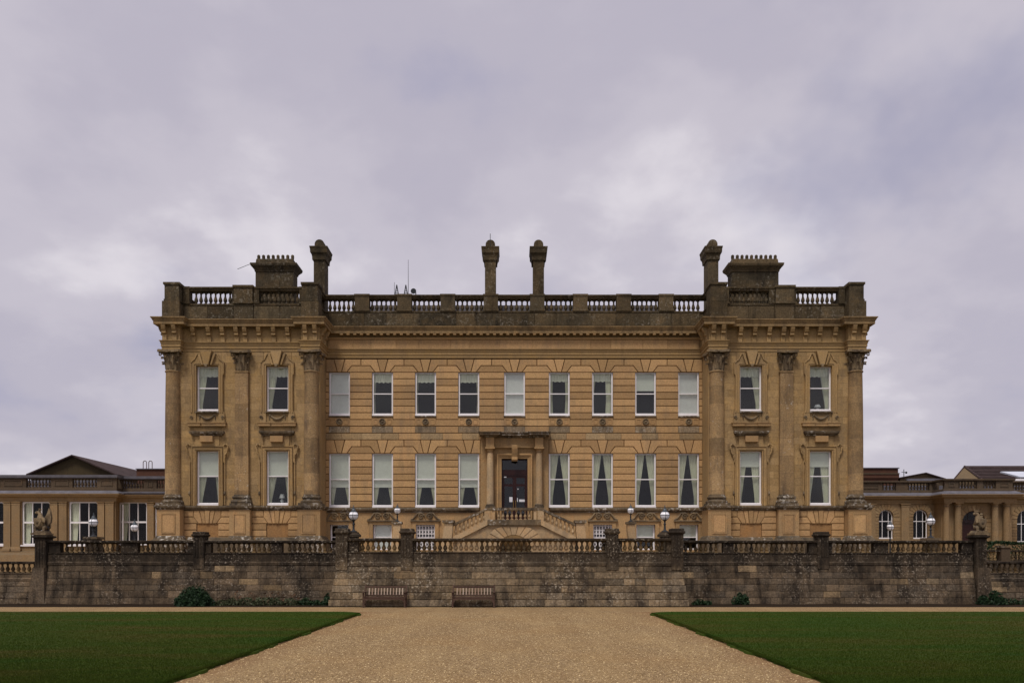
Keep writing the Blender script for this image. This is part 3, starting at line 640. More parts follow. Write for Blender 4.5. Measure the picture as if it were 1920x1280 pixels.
# ---- windows
def window(cx, z0, z1, hw, y, style, zmid=None, parent=house, glass_y=0.16, sill=True):
    """white sash frame with panes, blinds and curtains as its pieces"""
    yf = y+glass_y; fw = 0.085; bt = 0.15 if z1-z0 > 1.6 else 0.06; zm = zmid or (z0+z1)/2+0.03
    m = MB(); e = 0.004
    m.box(cx-hw+e, cx-hw+fw, yf-0.05, yf+0.06, z0+e, z1-e); m.box(cx+hw-fw, cx+hw-e, yf-0.05, yf+0.06, z0+e, z1-e)
    m.box(cx-hw+fw, cx+hw-fw, yf-0.05, yf+0.06, z1-0.06, z1-e); m.box(cx-hw+fw, cx+hw-fw, yf-0.052, yf+0.06, z0+e, z0+bt)
    m.box(cx-hw+fw, cx+hw-fw, yf-0.045, yf+0.05, zm-0.027, zm+0.027)
    if sill: m.box(cx-hw+e, cx+hw-e, y+0.02, yf-0.053, z0+e, z0+0.10)
    w = m.build('window', 'white', parent)
    x0, x1 = cx-hw+fw, cx+hw-fw
    for a, b in ((z0+bt, zm-0.027), (zm+0.027, z1-0.06)):
        MB().box(x0, x1, yf+0.0, yf+0.006, a, b).build('glass_pane', 'glass', w)
    yb = yf+0.085
    def blind(zb, mat='blind'):
        m = MB(); N = 6; vs = []; fs = []
        m.box(x0-0.04, x1+0.04, yb, yb+0.012, zb, z1); m.box(x0-0.04, x1+0.04, yb-0.012, yb+0.026, zb-0.03, zb-0.001)
        m.build('blind', mat, w)
    def curtain(side, top, bot, zt=None, zb=None, tie=0.62, mid=None):
        """pleated cloth hung at one side: its free edge runs from 'top' to 'bot' (fractions of the half width)"""
        zt = zt or z1-0.02; zb = zb or z0+bt; xo = x1+0.03 if side > 0 else x0-0.03; W2 = (x1-x0)
        nx, nz = 26, 12; vs = []; fs = []
        for j in range(nz+1):
            q = j/nz; z = zt+(zb-zt)*q
            f = top+(bot-top)*min(1, q/tie) if q < tie else bot+(q-tie)*0.10
            for i in range(nx+1):
                p = i/nx; vs.append((xo-side*W2*f*p, yb+0.06+0.04*math.sin(p*nx*1.05+j*0.15+cx), z))
        for j in range(nz):
            for i in range(nx): a = j*(nx+1)+i; fs.append((a, a+1, a+nx+2, a+nx+1))
        m = MB(); m.add(vs, fs); o = m.build('curtain', 'curtain', w, smooth=True)
    def valance(h):
        nx = 30; vs = []; fs = []
        for j in range(2):
            for i in range(nx+1): vs.append((x0-0.02+(x1-x0+0.04)*i/nx, yb+0.02+0.02*math.sin(i*1.3), z1-0.0-j*h-(0.02*math.sin(i*0.9) if j else 0)))
        for i in range(nx): fs.append((i, i+1, i+nx+2, i+nx+1))
        MB().add(vs, fs).build('valance', 'curtain', w, smooth=True)
    if style == 'full': blind(z0+bt+0.05, 'blind_pale')
    elif style == 'val': valance(0.55); curtain(-1, 0.14, 0.07)
    elif style == 'valR': valance(0.55); curtain(1, 0.14, 0.07)
    elif style == 'valLR': valance(0.5); curtain(-1, 0.17, 0.15); curtain(1, 0.2, 0.17)
    elif style == 'valR2': valance(0.5); curtain(-1, 0.2, 0.05); curtain(1, 0.36, 0.3)
    elif style == 'halfblind': blind(zm+0.22)
    elif style == 'low1': blind(z0+1.22); curtain(-1, 0.42, 0.16, zt=z0+1.9, tie=0.9); curtain(1, 0.38, 0.10, zt=z0+1.9, tie=0.9)
    elif style == 'drape': curtain(-1, 0.50, 0.16, tie=0.88); curtain(1, 0.50, 0.16, tie=0.88)
    elif style == 'blind_drape': blind(z1-0.85); curtain(-1, 0.46, 0.12, tie=0.9); curtain(1, 0.50, 0.24, tie=0.95)
    elif style == 'pavL': valance(0.55); curtain(-1, 0.48, 0.16, tie=0.9)
    elif style == 'pavR': valance(0.55); curtain(1, 0.48, 0.18, tie=0.9)
    elif style == 'lowP': blind(zm+0.0); curtain(-1, 0.45, 0.14, zt=zm+0.3, tie=0.95); curtain(1, 0.25, 0.08, zt=zm+0.3, tie=0.95)
    elif style == 'half': blind(zm)
    return w
US = ['full', 'val', 'val', 'valR', 'full', 'valLR', 'valR2', 'halfblind', 'full']
for c, st in zip(CW, US):
    window(c+HX, UZ0, UZ1, WW, YC, st)
LS = {-10.22:'low1', -7.70:'low1', -5.18:'low1', -2.65:'low1', 2.65:'drape', 5.18:'drape', 7.70:'drape', 10.22:'drape'}
lw = {}
for c, st in LS.items(): lw[c] = window(c+HX, LZ0, LZ1, WW, YC, st, zmid=LZ0+1.65)
for cx, w_ in ((CW[2], 0), ):
    pass
# apron panels with roundels under the upper windows
for c in CW:
    cx = c+HX; m = MB(); m.block(cx-WW+0.0, cx+WW-0.0, 9.80, 10.30, YC-0.005, YBK, 0.01)
    a = m.build('apron_panel', 'ashlar', house)
    MB().block(cx-WW-0.02, cx+WW+0.02, 10.305, 10.385, YC-0.06, YC+0.12, 0.012).build('window_sill', 'ledge', a)
    MB().lathey(cx, 10.04, [(0.19,YC+0.02),(0.19,YC-0.06),(0.155,YC-0.085),(0.125,YC-0.06),(0.115,YC-0.02),(0.07,YC-0.035),(0.03,YC-0.07),(0.005,YC-0.075)], 20).build('roundel', 'carved', a, smooth=True)
    for s in (-1, 1):
        x0_, x1_ = sorted((cx+s*0.27, cx+s*0.53)); m = MB(); b = 0.028
        m.box(x0_, x1_, YC-0.028, YC-0.0053, 9.88, 9.88+b); m.box(x0_, x1_, YC-0.028, YC-0.0053, 10.2-b, 10.2); m.box(x0_, x0_+b, YC-0.0275, YC-0.0053, 9.88+b, 10.2-b); m.box(x1_-b, x1_, YC-0.0275, YC-0.0053, 9.88+b, 10.2-b)
        m.build('panel_moulding', 'ashlar', a)
# stained stones below the aprons
# string course over the basement
XB = 11.0
MB().sweep([(HX-XI+0.0, YC), (HX-2.05, YC)], [(0.003,4.725),(0.05,4.725),(0.06,4.80),(0.16,4.86),(0.17,4.95),(0.10,5.0),(0.003,5.015)]).build('string_course', 'ledge', house)
MB().sweep([(HX+2.11, YC), (HX+XI, YC)], [(0.003,4.725),(0.05,4.725),(0.06,4.80),(0.16,4.86),(0.17,4.95),(0.10,5.0),(0.003,5.015)]).build('string_course', 'ledge', house)
# basement windows with scrolled heads
def scroll(m, cx, cz, y, r0, s, turns=1.6, th=0.045):
    pts = []; rad = []
    for k in range(26):
        q = k/25; a = PI/2*0+2*PI*turns*q; r_ = r0*(1-q*0.86); pts.append((cx+s*r_*math.cos(a), y-0.03*q, cz+r_*math.sin(a))); rad.append(th*(1-0.5*q))
    m.tube(pts, rad, 6)
for i, c in enumerate(CW):
    if abs(c) < 4: continue
    cx = c+HX; yb = YC+0.001
    m = MB(); m.prism([(cx-0.78,1.96),(cx-0.555,1.96),(cx-0.555,4.035),(cx+0.555,4.035),(cx+0.555,1.96),(cx+0.78,1.96),(cx+0.78,4.20),(cx-0.78,4.20)], YC-0.08, YC+0.001)
    s_ = m.build('basement_architrave', 'plain', house)
    MB().block(cx-0.88, cx+0.88, 4.205, 4.28, YC-0.16, YC+0.001, 0.015).build('window_hood', 'carved', s_)
    for s in (-1, 1):
        m = MB(); scroll(m, cx+s*0.25, 4.51, YC-0.09, 0.19, -s, 1.6, 0.05)
        m.tube([(cx+s*0.86, YC-0.07, 4.30), (cx+s*0.70, YC-0.08, 4.37), (cx+s*0.58, YC-0.09, 4.52), (cx+s*0.46, YC-0.09, 4.68), (cx+s*0.25, YC-0.09, 4.70), (cx+s*0.09, YC-0.09, 4.60)], [0.05,0.055,0.06,0.055,0.05,0.04], 6)
        m.build('scroll', 'carved', s_, smooth=True)
        MB().prism([(cx+s*0.84,4.283),(cx+s*0.04,4.283),(cx+s*0.04,4.62),(cx+s*0.3,4.68),(cx+s*0.48,4.64),(cx+s*0.6,4.45)], YC-0.05, YC+0.001).build('scroll_panel', 'plain', s_)
    st = 'half' if c > 6 else 'none'
    if c == -7.70: st = 'full'
    w = window(cx, 2.55, 4.03, 0.55, YC, st, zmid=3.3, glass_y=0.22)
    if abs(c) < 6:                                               # white ornamental grille
        m = MB(); yg = YC+0.10
        for k in range(7): xx = cx-0.53+k*1.06/6; m.box(xx-0.017, xx+0.017, yg-0.02, yg+0.02, 2.56, 4.02)
        for z in (2.75, 3.0, 3.25, 3.48, 3.72, 3.97): m.box(cx-0.53, cx+0.53, yg-0.017, yg+0.017, z-0.016, z+0.016)
        for k in range(6):
            xx = cx-0.53+(k+0.5)*1.06/6
            for z in (2.87, 3.12, 3.60, 3.86):
                m.tube([(xx+0.07*math.cos(a), yg, z+0.08*math.sin(a)) for a in [2*PI*q/8 for q in range(8)]], 0.012, 4, closed=True)
        m.build('window_grille', 'white', w)

# ---- doorcase
DX = HX+0.03
dc = MB(); dc.box(DX-1.99, DX-1.002, YC-0.012, YC+0.051, 5.02, 8.98); dcase = wall_open(DX-1.99, DX+1.99, 3.95, 9.0, [(DX-0.76, DX+0.76, 3.95, 7.88)], YC-0.05, YC+0.048).build('doorcase', 'plain', house)
for i, (w0, w1, yy) in enumerate(((0.76, 0.86, 0.10), (0.86, 0.95, 0.14), (0.95, 1.03, 0.19))):
    zt = 7.88
    m = MB(); a, b = w0, w1
    m.prism([(DX-b,3.96),(DX-a-0.001,3.96),(DX-a-0.001,zt+(a-0.76)),(DX+a+0.001,zt+(a-0.76)),(DX+a+0.001,3.96),(DX+b,3.96),(DX+b,zt+(b-0.76)),(DX-b,zt+(b-0.76))], YC-yy, YC-0.051)
    m.build('door_architrave', 'plain', dcase)
MB().sweep([(DX-0.17, YC-0.19), (DX+0.17, YC-0.19)], [(0.0,7.72),(0.10,7.70),(0.16,7.80),(0.14,7.95),(0.24,8.2),(0.32,8.42),(0.34,8.55),(0.34,8.62),(0.0,8.62)]).build('console', 'plain', dcase)
for s in (-1, 1):
    cx = DX+s*1.42; cy = YC-0.30
    m = MB(); m.lathe(cx, cy, [(0.20,5.2),(0.205,6.0),(0.19,7.6),(0.172,8.20)], 20); col = m.build('door_column', 'stair', house, smooth=True)
    m = MB(); m.box(cx-0.28, cx+0.28, cy-0.28, cy+0.25, 4.95, 5.04); m.lathe(cx, cy, [(0.27,5.04),(0.28,5.08),(0.24,5.11),(0.235,5.14),(0.25,5.16),(0.21,5.2)], 20); m.build('base', 'ledge', col, smooth=True)
    m = MB(); m.lathe(cx, cy, [(0.18,8.2),(0.22,8.22),(0.18,8.25),(0.18,8.31),(0.26,8.40)], 20); m.box(cx-0.28, cx+0.28, cy-0.28, cy+0.25, 8.40, 8.48); m.build('capital', 'plain', col, smooth=True)
    MB().box(cx-0.30, cx+0.30, cy-0.30, YC-0.052, 3.95, 4.948).build('column_pedestal', 'plain', house)
    MB().block(cx-0.24, cx+0.24, 8.483, 9.06, cy-0.24, YC-0.052, 0.015).build('entablature_block', 'plain', house)
MB().box(DX-1.17, DX+1.17, YC-0.22, YC-0.052, 8.49, 9.06).build('door_frieze', 'plain', house)
for dx in (-0.85, 0.85):
    m = MB()
    for k in range(3): m.box(DX+dx-0.11+k*0.085, DX+dx-0.06+k*0.085, YC-0.245, YC-0.2205, 8.6, 8.95)
    m.build('triglyph', 'plain', dcase)
pth = [(DX-1.72, YC-0.052), (DX-1.72, YC-0.56), (DX-1.12, YC-0.56), (DX-1.12, YC-0.26), (DX+1.12, YC-0.26), (DX+1.12, YC-0.56), (DX+1.72, YC-0.56), (DX+1.72, YC-0.052)]
MB().sweep(pth, [(-0.25,9.063),(0.03,9.063),(0.08,9.13),(0.30,9.16),(0.30,9.24),(0.36,9.30),(0.36,9.34),(-0.25,9.40)]).build('door_cornice', 'ledge', house)
MB().box(DX-1.5, DX+1.5, YC-0.5, YC-0.014, 9.15, 9.385).build('door_cornice_top', 'ledge', house)
# glazed double door
yd = YC+0.25
m = MB(); m.box(DX-0.757, DX-0.70, yd-0.06, yd+0.06, 3.96, 7.87); m.box(DX+0.70, DX+0.757, yd-0.06, yd+0.06, 3.96, 7.87); m.box(DX-0.70, DX+0.70, yd-0.06, yd+0.06, 7.81, 7.87); m.box(DX-0.70, DX+0.70, yd-0.07, yd+0.05, 6.92, 7.25)
door = m.build('door', 'doorwood', house)
MB().box(DX-0.70, DX+0.70, yd, yd+0.01, 7.251, 7.809).build('transom_pane', 'glass', door)
for s in (-1, 1):
    a, b = (DX-0.697, DX-0.004) if s < 0 else (DX+0.004, DX+0.697)
    lf = wall_open(a, b, 3.98, 6.918, [(a+0.10, b-0.10, 4.55, 6.28), (a+0.10, b-0.10, 6.42, 6.78)], yd-0.03, yd+0.03).build('door_leaf', 'doorwood', door)
    # panes and notices belong to the door too
    for z0_, z1_ in ((4.55, 6.28), (6.42, 6.78)): MB().box(a+0.102, b-0.102, yd-0.004, yd+0.004, z0_+0.002, z1_-0.002).build('glass_pane', 'glass', door)
    m = MB(); xh = DX+s*0.07; m.tube([(xh, yd-0.035, 5.02), (xh, yd-0.09, 5.05), (xh, yd-0.09, 5.42), (xh, yd-0.035, 5.45)], 0.016, 6); m.build('door_handle', 'brass', door)
MB().box(DX-0.31, DX-0.12, yd-0.011, yd-0.006, 5.37, 5.66).build('notice', 'notice', door)
MB().box(DX+0.27, DX+0.62, yd-0.011, yd-0.006, 5.38, 5.52).build('notice', 'notice', door)
MB().box(DX+0.15, DX+0.19, yd-0.035, yd-0.031, 5.38, 5.6).build('notice', 'notice', door)
MB().lathey(DX+0.20, 6.13, [(0.035,yd-0.006),(0.035,yd-0.011)], 12).build('notice', 'notice', door)
MB().box(DX-0.62, DX-0.48, yd-0.04, yd-0.031, 6.80, 6.86).build('door_closer', 'notice', door)

# ---- pavilions
def acanthus(cx, cy, z0, z1, r, full=True):
    """bell, two rows of curling leaves, four corner volutes and a concave abacus"""
    m = MB(); H = z1-z0
    m.lathe(cx, cy, [(r*0.9,z0),(r*0.84,z0+0.5*H),(r*0.95,z0+0.84*H)], 16)
    for row, (zr, hr, off, n_) in enumerate(((z0, 0.42*H, 0.0, 8), (z0+0.06*H, 0.66*H, PI/8, 8))):
        for k in range(n_):
            a = 2*PI*k/n_+off; e = Vector((math.cos(a), math.sin(a), 0)); tn = Vector((-math.sin(a), math.cos(a), 0)); c0 = Vector((cx, cy, 0))
            prof = [(0.94,0.0,0.13),(1.0,0.35,0.17),(1.08,0.7,0.17),(1.28,0.95,0.14),(1.50,0.97,0.10),(1.52,0.80,0.04)]
            vs = []; fs = []
            for rr, hh, wv in prof:
                p = c0+e*(rr*r)+Vector((0,0,zr+hr*hh)); vs += [p-tn*wv*r*1.5-e*0.03, p+e*0.035, p+tn*wv*r*1.5-e*0.03]
            for q in range(len(prof)-1):
                b = q*3; fs += [(b,b+1,b+4,b+3),(b+1,b+2,b+5,b+4)]
            nb = len(vs); vs += [v_-e*0.04 for v_ in vs]; fs += [tuple(i+nb for i in f)[::-1] for f in fs]
            m.add(vs, fs)
    R = r*2.1
    for k in range(4):
        a = PI/4+PI/2*k; e = Vector((math.cos(a), math.sin(a), 0)); c0 = Vector((cx, cy, 0)); pts = []; rad = []
        pts.append(c0+e*r*0.95+Vector((0,0,z0+0.5*H))); rad.append(0.03)
        pts.append(c0+e*r*1.35+Vector((0,0,z0+0.80*H))); rad.append(0.05)
        for q in range(12):
            b = PI*0.8-2*PI*1.2*q/11; rr = 0.12*(1-q/13); cc = c0+e*(R-0.14)+Vector((0,0,z0+0.76*H)); pts.append(cc+e*rr*math.cos(b)+Vector((0,0,rr*math.sin(b)))); rad.append(0.05*(1-q/22))
        m.tube(pts, rad, 6)
    for k in range(4):                                            # fleuron on each face
        a = PI/2*k; m.sphere((cx+r*1.28*math.cos(a), cy+r*1.28*math.sin(a), z0+0.93*H), 0.075, 8, 6)
    poly = []
    for k in range(4):
        a = PI/4+PI/2*k
        for d_ in (-0.09, 0.09): poly.append((R*1.03*math.cos(a+d_), R*1.03*math.sin(a+d_)))
        a2 = a+PI/4; poly.append((r*1.25*math.cos(a2), r*1.25*math.sin(a2)))
    n = len(poly); za, zb = z0+0.88*H, z1
    m.add([(cx+x_, cy+y_, za) for x_, y_ in poly]+[(cx+x_, cy+y_, zb) for x_, y_ in poly], [tuple(range(n))[::-1], tuple(range(n, 2*n))]+[(i, (i+1) % n, (i+1) % n+n, i+n) for i in range(n)])
    return m
def tor(r, z, h): return [(r, z), (r+h*0.5, z+h*0.2), (r+h*0.5, z+h*0.8), (r, z+h)]
PWIN = [17.385, 13.425]
for sx in (-1, 1):
    S = lambda x_: HX+sx*x_
    def iv(a, b): return tuple(sorted((S(a), S(b))))
    pops = []
    for c in PWIN:
        a, b = iv(c-0.63, c+0.63); pops += [(a, b, 10.38, 12.94), (a, b, 5.06, 8.14)]
    a, b = iv(XI-0.0, 19.2); pw = wall_open(a, b, ZT, 13.755, pops, YP+0.03, YP+0.42).build('pavilion_wall', 'pav', house)
    a, b = iv(XI, XI+0.35); MB().box(a, b, YP+0.421, YC+0.04, ZT, 13.755).build('return_wall', 'pav', house)
    # ashlar facing: single stones between the mouldings
    zs = [5.06+0.385*k for k in range(23)]+[13.75]
    for k, (za, zb) in enumerate(zip(zs, zs[1:])):
        strips = [(18.16, 18.98), (14.24, 15.02), (15.80, 16.60), (11.85, 12.62)]
        for (s0, s1) in strips:
            a, b = iv(s0, s1)
            sp = a+(b-a)*(0.36 if (k+int(s0)) % 2 else 0.62)
            parts_ = [(a, b)] if random.random() < 0.4 else [(a, sp), (sp, b)]
            for (p0, p1) in parts_: MB().block(p0+0.0015, p1-0.0015, za+0.0015, zb-0.002, YP-0.0005+random.uniform(-.002,.002), YP+0.03, 0.003).build('ashlar_stone', 'pav', pw)
        for c in PWIN:
            if 9.0 < (za+zb)/2 < 9.75 or (za+zb)/2 > 13.2: 
                a, b = iv(c-0.78, c+0.78); sp = a+(b-a)*random.uniform(0.3, 0.7)
                for p0, p1 in ((a, sp), (sp, b)): MB().block(p0+0.0015, p1-0.0015, za+0.0015, zb-0.002, YP-0.0005+random.uniform(-.002,.002), YP+0.03, 0.003).build('ashlar_stone', 'pav', pw)
    # backing stone beside the window surrounds, in one piece per window
    for c in PWIN:
        a, b = iv(c-0.78, c+0.78)
        m = wall_open(a, b, 5.06, 13.2, [(iv(c-0.63, c+0.63)[0], iv(c-0.63, c+0.63)[1], 10.38, 12.94), (iv(c-0.63, c+0.63)[0], iv(c-0.63, c+0.63)[1], 5.06, 8.14), (a+0.0, b, 8.92, 9.68)][:2], YP+0.004, YP+0.029)
        m.build('window_backing', 'pav', pw)
    # columns
    for cx0 in (19.35, 11.49):
        cx, cy = S(cx0), YP+0.0
        prof = [(0.455,5.66),(0.43,5.72),(0.43,8.2),(0.42,10.2),(0.40,11.6),(0.385,12.50),(0.40,12.56),(0.43,12.58),(0.43,12.63),(0.395,12.66)]
        col = MB().lathe(cx, cy, prof, 32).build('column', 'column', house, smooth=True)
        m = MB(); m.box(cx-0.62, cx+0.62, cy-0.62, cy+0.5, 5.025, 5.16); m.lathe(cx, cy, tor(0.53, 5.16, 0.16)+[(0.50,5.33),(0.47,5.38),(0.50,5.43)]+tor(0.48, 5.44, 0.11)+[(0.46,5.60),(0.46,5.66)], 28); m.build('base', 'ledge', col, smooth=True)
        acanthus(cx, cy, 12.66, 13.755, 0.40).build('capital', 'carved', col, smooth=True)
    # middle pilaster
    cx = S(15.41); y0_ = YP-0.20
    m = MB(); m.prism([(cx-0.395,5.66),(cx+0.395,5.66),(cx+0.365,12.56),(cx-0.365,12.56)], y0_, YP+0.031); m.box(cx-0.40, cx+0.40, y0_-0.03, YP+0.031, 12.56, 12.63); pil = m.build('pilaster', 'column', house)
    m = MB(); m.box(cx-0.60, cx+0.60, y0_-0.22, YP+0.031, 5.025, 5.16); m.sweep([(cx-0.42, YP+0.03), (cx-0.42, y0_), (cx+0.42, y0_), (cx+0.42, YP+0.03)], [(-0.1,5.16),(0.12,5.16),(0.15,5.24),(0.12,5.32),(0.06,5.35),(0.04,5.41),(0.07,5.45),(0.09,5.50),(0.06,5.56),(0.01,5.59),(0.0,5.655),(-0.1,5.655)]); m.build('base', 'ledge', pil)
    cm = acanthus(cx, YP+0.12, 12.66, 13.755, 0.37); cm.build('capital', 'carved', pil, smooth=True)
    # pedestals
    pedy = 44.78
    for (x0_, x1_, yf_, nm) in ((18.72, 20.0, pedy, 'c'), (14.87, 16.02, 44.98, 'p'), (10.86, 12.14, pedy, 'c')):
        a, b = iv(x0_, x1_); pd = MB().box(a, b, yf_, YP+0.9 if nm == 'c' else YP+0.02, 1.96, 4.78).build('pedestal', 'plain', house)
        pa, pb = a+0.24, b-0.24; m = MB(); t_ = 0.05
        for q in ((pa, pb, 3.42, 3.42+t_), (pa, pb, 4.56-t_, 4.56), (pa, pa+t_, 3.42+t_, 4.56-t_), (pb-t_, pb, 3.42+t_, 4.56-t_)): m.box(q[0], q[1], yf_-0.035, yf_-0.0005, q[2], q[3])
        m.build('panel_moulding', 'plain', pd)
        MB().box(pa+t_+0.03, pb-t_-0.03, yf_-0.018, yf_-0.0005, 3.42+t_+0.03, 4.56-t_-0.03).build('raised_panel', 'ashlar', pd)
        # cap and base mouldings
        yk = YP+0.9 if nm == 'c' else YP-0.0
        MB().sweep([(a, yk), (a, yf_), (b, yf_), (b, yk)], [(-0.3,4.785),(0.02,4.785),(0.05,4.86),(0.12,4.90),(0.14,5.0),(0.10,5.02),(-0.3,5.02)]).build('pedestal_cap', 'ledge', pd)
        MB().sweep([(a, yk), (a, yf_), (b, yf_), (b, yk)], [(0.001,2.0),(0.24,2.0),(0.24,3.06),(0.14,3.12),(0.10,3.20),(0.04,3.28),(0.001,3.32)]).build('pedestal_base', 'ledge', pd)
    # plinth field between the pedestals: three courses, flat arch and blind opening
    for (g0, g1), c in (((16.02, 18.72), PWIN[0]), ((12.14, 14.87), PWIN[1])):
        cx = S(c); a, b = iv(g0, g1); yf_ = YP-0.08; yk = YP+0.029
        fld = MB().box(a, b, yf_+0.095, yk, 1.96, 4.78).build('plinth_field', 'joint', house)
        for (za, zb) in ((4.02, 4.40), (3.66, 4.02), (3.28, 3.66)):
            hw = 0.60 if zb < 4.03 else None
            for s in (-1, 1):
                e = a if s < 0 else b
                if hw: P_ = [(cx+s*hw, za), (e, za), (e, zb), (cx+s*hw, zb)]
                else: P_ = [(cx+s*0.52, za), (e, za), (e, zb), (cx+s*0.76, zb)]
                MB().prism(shrink(P_, 0.02), yf_, yf_+0.094, 0.018).build('plinth_stone', 'ashlar', fld)
        for s in (-1, 1):
            e = a if s < 0 else b
            MB().prism(shrink([(cx+s*0.76, 4.40), (e, 4.40), (e, 4.775), (cx+s*0.78, 4.775)], 0.02), yf_, yf_+0.094, 0.018).build('plinth_stone', 'ashlar', fld)
            MB().prism(shrink([(cx+s*0.28, 4.02), (cx+s*0.52, 4.02), (cx+s*0.78, 4.40), (cx+s*0.78, 4.775), (cx+s*0.45, 4.775)], 0.012), yf_, yf_+0.094, 0.018).build('plinth_stone', 'ashlar', fld)
            MB().prism(shrink([(cx+s*0.10, 4.02), (cx+s*0.28, 4.02), (cx+s*0.45, 4.775), (cx+s*0.16, 4.775)], 0.012), yf_, yf_+0.094, 0.018).build('plinth_stone', 'ashlar', fld)
        MB().prism(shrink([(cx-0.10, 4.02), (cx+0.10, 4.02), (cx+0.16, 4.775), (cx-0.16, 4.775)], 0.01), yf_-0.03, yf_+0.094, 0.018).build('keystone', 'ashlar', fld)
        MB().box(cx-0.597, cx+0.597, yf_+0.075, yf_+0.094, 1.97, 4.015).build('blind_panel', 'rusty', fld)
        MB().box(a, cx-0.60, yf_+0.0, yf_+0.094, 1.97, 3.275).build('plinth_stone', 'plain', fld); MB().box(cx+0.60, b, yf_+0.0, yf_+0.094, 1.97, 3.275).build('plinth_stone', 'plain', fld)
        MB().sweep([(a, yf_), (b, yf_)], [(-0.109,4.785),(0.02,4.785),(0.05,4.86),(0.12,4.90),(0.13,4.99),(0.10,5.015),(-0.109,5.03)]).build('string_course', 'ledge', house)
        MB().sweep([(a+0.24, yf_), (b-0.24, yf_)], [(0.001,2.0),(0.2,2.0),(0.20,3.05),(0.10,3.12),(0.07,3.2),(0.001,3.25)]).build('base_course', 'ledge', house)
    # windows with their surrounds
    for wi, c in enumerate(PWIN):
        cx = S(c)
        window(cx, 10.38, 12.94, 0.63, YP+0.03, 'pavL' if sx < 0 else 'pavR', zmid=11.72, glass_y=0.15)
        window(cx, 5.06, 8.14, 0.63, YP+0.03, 'lowP' if sx < 0 else 'blind_drape', zmid=6.72, glass_y=0.15)
        yy = YP-0.10
        # upper surround, a lugged frame that carries down past the sill
        fr_ = MB()
        for s in (-1, 1):
            o_ = [(0.632,9.72),(0.98,9.72),(0.98,10.28),(0.90,10.42),(0.90,12.42),(0.97,12.5),(0.97,13.12),(0.90,13.22),(0.72,13.34),(0.60,13.60),(0.50,13.66),(0.30,13.66),(0.30,12.96),(0.632,12.96)]
            fr_.prism([(cx+s*x_, z_) for x_, z_ in o_], yy, YP+0.003)
        sur = fr_.build('window_surround', 'pav', house)
        for s in (-1, 1):                                         # raised outer roll and inner fillet
            o_ = [(0.88,10.30),(0.86,10.46),(0.86,12.40),(0.93,12.5),(0.93,13.10),(0.86,13.19),(0.70,13.30),(0.57,13.58),(0.47,13.62),(0.40,13.5)]
            MB().tube([(cx+s*x_, yy-0.01, z_) for x_, z_ in o_], 0.042, 6).build('roll_moulding', 'pav', sur, smooth=True)
            MB().tube([(cx+s*x_, yy-0.005, z_) for x_, z_ in ((0.74,10.30),(0.74,12.98),(0.68,13.05),(0.32,13.05))], 0.03, 6).build('inner_moulding', 'pav', sur, smooth=True)
            MB().prism([(cx+s*0.18,12.97),(cx+s*0.30,12.97),(cx+s*0.50,13.55),(cx+s*0.36,13.60)], yy-0.12, YP+0.003, 0.02).build('side_keystone', 'pav', sur)
            m = MB(); scroll(m, cx+s*0.88, 10.02, yy-0.02, 0.10, s, 1.2, 0.035); m.build('ear_scroll', 'carved', sur, smooth=True)
        MB().prism([(cx-0.13,12.95),(cx+0.13,12.95),(cx+0.33,13.75),(cx-0.33,13.75)], yy-0.22, YP+0.003, 0.02).build('keystone', 'pav', sur)
        MB().prism([(cx-0.05,12.85),(cx+0.05,12.85),(cx+0.12,13.0),(cx-0.12,13.0)], yy-0.24, yy-0.12, 0.015).build('key_drop', 'carved', sur)
        MB().box(cx-0.66, cx+0.66, yy-0.06, YP+0.028, 10.29, 10.375).build('window_sill', 'ledge', sur)
        ap = MB().box(cx-0.628, cx+0.628, YP-0.04, YP+0.003, 9.73, 10.285).build('apron_panel', 'pav', sur)
        m = MB(); pts = [(cx-0.40+0.8*q/16, YP-0.075, 10.17-0.24*math.sin(PI*q/16)) for q in range(17)]; m.tube(pts, [0.025+0.05*math.sin(PI*q/16) for q in range(17)], 7)
        for s in (-1, 1): m.tube([(cx+s*0.40, YP-0.075, 10.2), (cx+s*0.45, YP-0.07, 10.1), (cx+s*0.44, YP-0.06, 9.9)], [0.05, 0.04, 0.02], 6)
        m.tube([(cx-0.42, YP-0.05, 10.20), (cx+0.42, YP-0.05, 10.20)], 0.018, 5)
        m.build('swag', 'carved', sur, smooth=True)
        m = MB(); m.sweep([(cx-1.02, YP-0.002), (cx-1.02, yy-0.03), (cx-0.42, yy-0.03), (cx-0.42, yy+0.02), (cx+0.42, yy+0.02), (cx+0.42, yy-0.03), (cx+1.02, yy-0.03), (cx+1.02, YP-0.002)], [(-0.06,9.50),(0.02,9.50),(0.05,9.56),(0.04,9.64),(0.08,9.70),(0.08,9.74),(-0.06,9.74)])
        m.build('surround_base', 'plain', sur)
        # lower surround
        m = MB()
        o_ = [(0.632,5.03),(0.92,5.03),(0.92,7.86),(0.92,8.30),(0.632,8.30)]
        m.prism([(cx-0.90,5.03),(cx-0.632,5.03),(cx-0.632,8.145),(cx+0.632,8.145),(cx+0.632,5.03),(cx+0.90,5.03),(cx+0.90,8.44),(cx-0.90,8.44)], yy+0.02, YP+0.003)
        sl = m.build('window_surround', 'pav', house)
        for w0, yo in ((0.70, 0.02), (0.86, 0.05)):
            MB().tube([(cx-w0,yy+0.02-yo*0.3,5.06),(cx-w0,yy+0.02-yo*0.3,8.145+w0-0.632),(cx+w0,yy+0.02-yo*0.3,8.145+w0-0.632),(cx+w0,yy+0.02-yo*0.3,5.06)], 0.034, 6).build('roll_moulding', 'pav', sl, smooth=True)
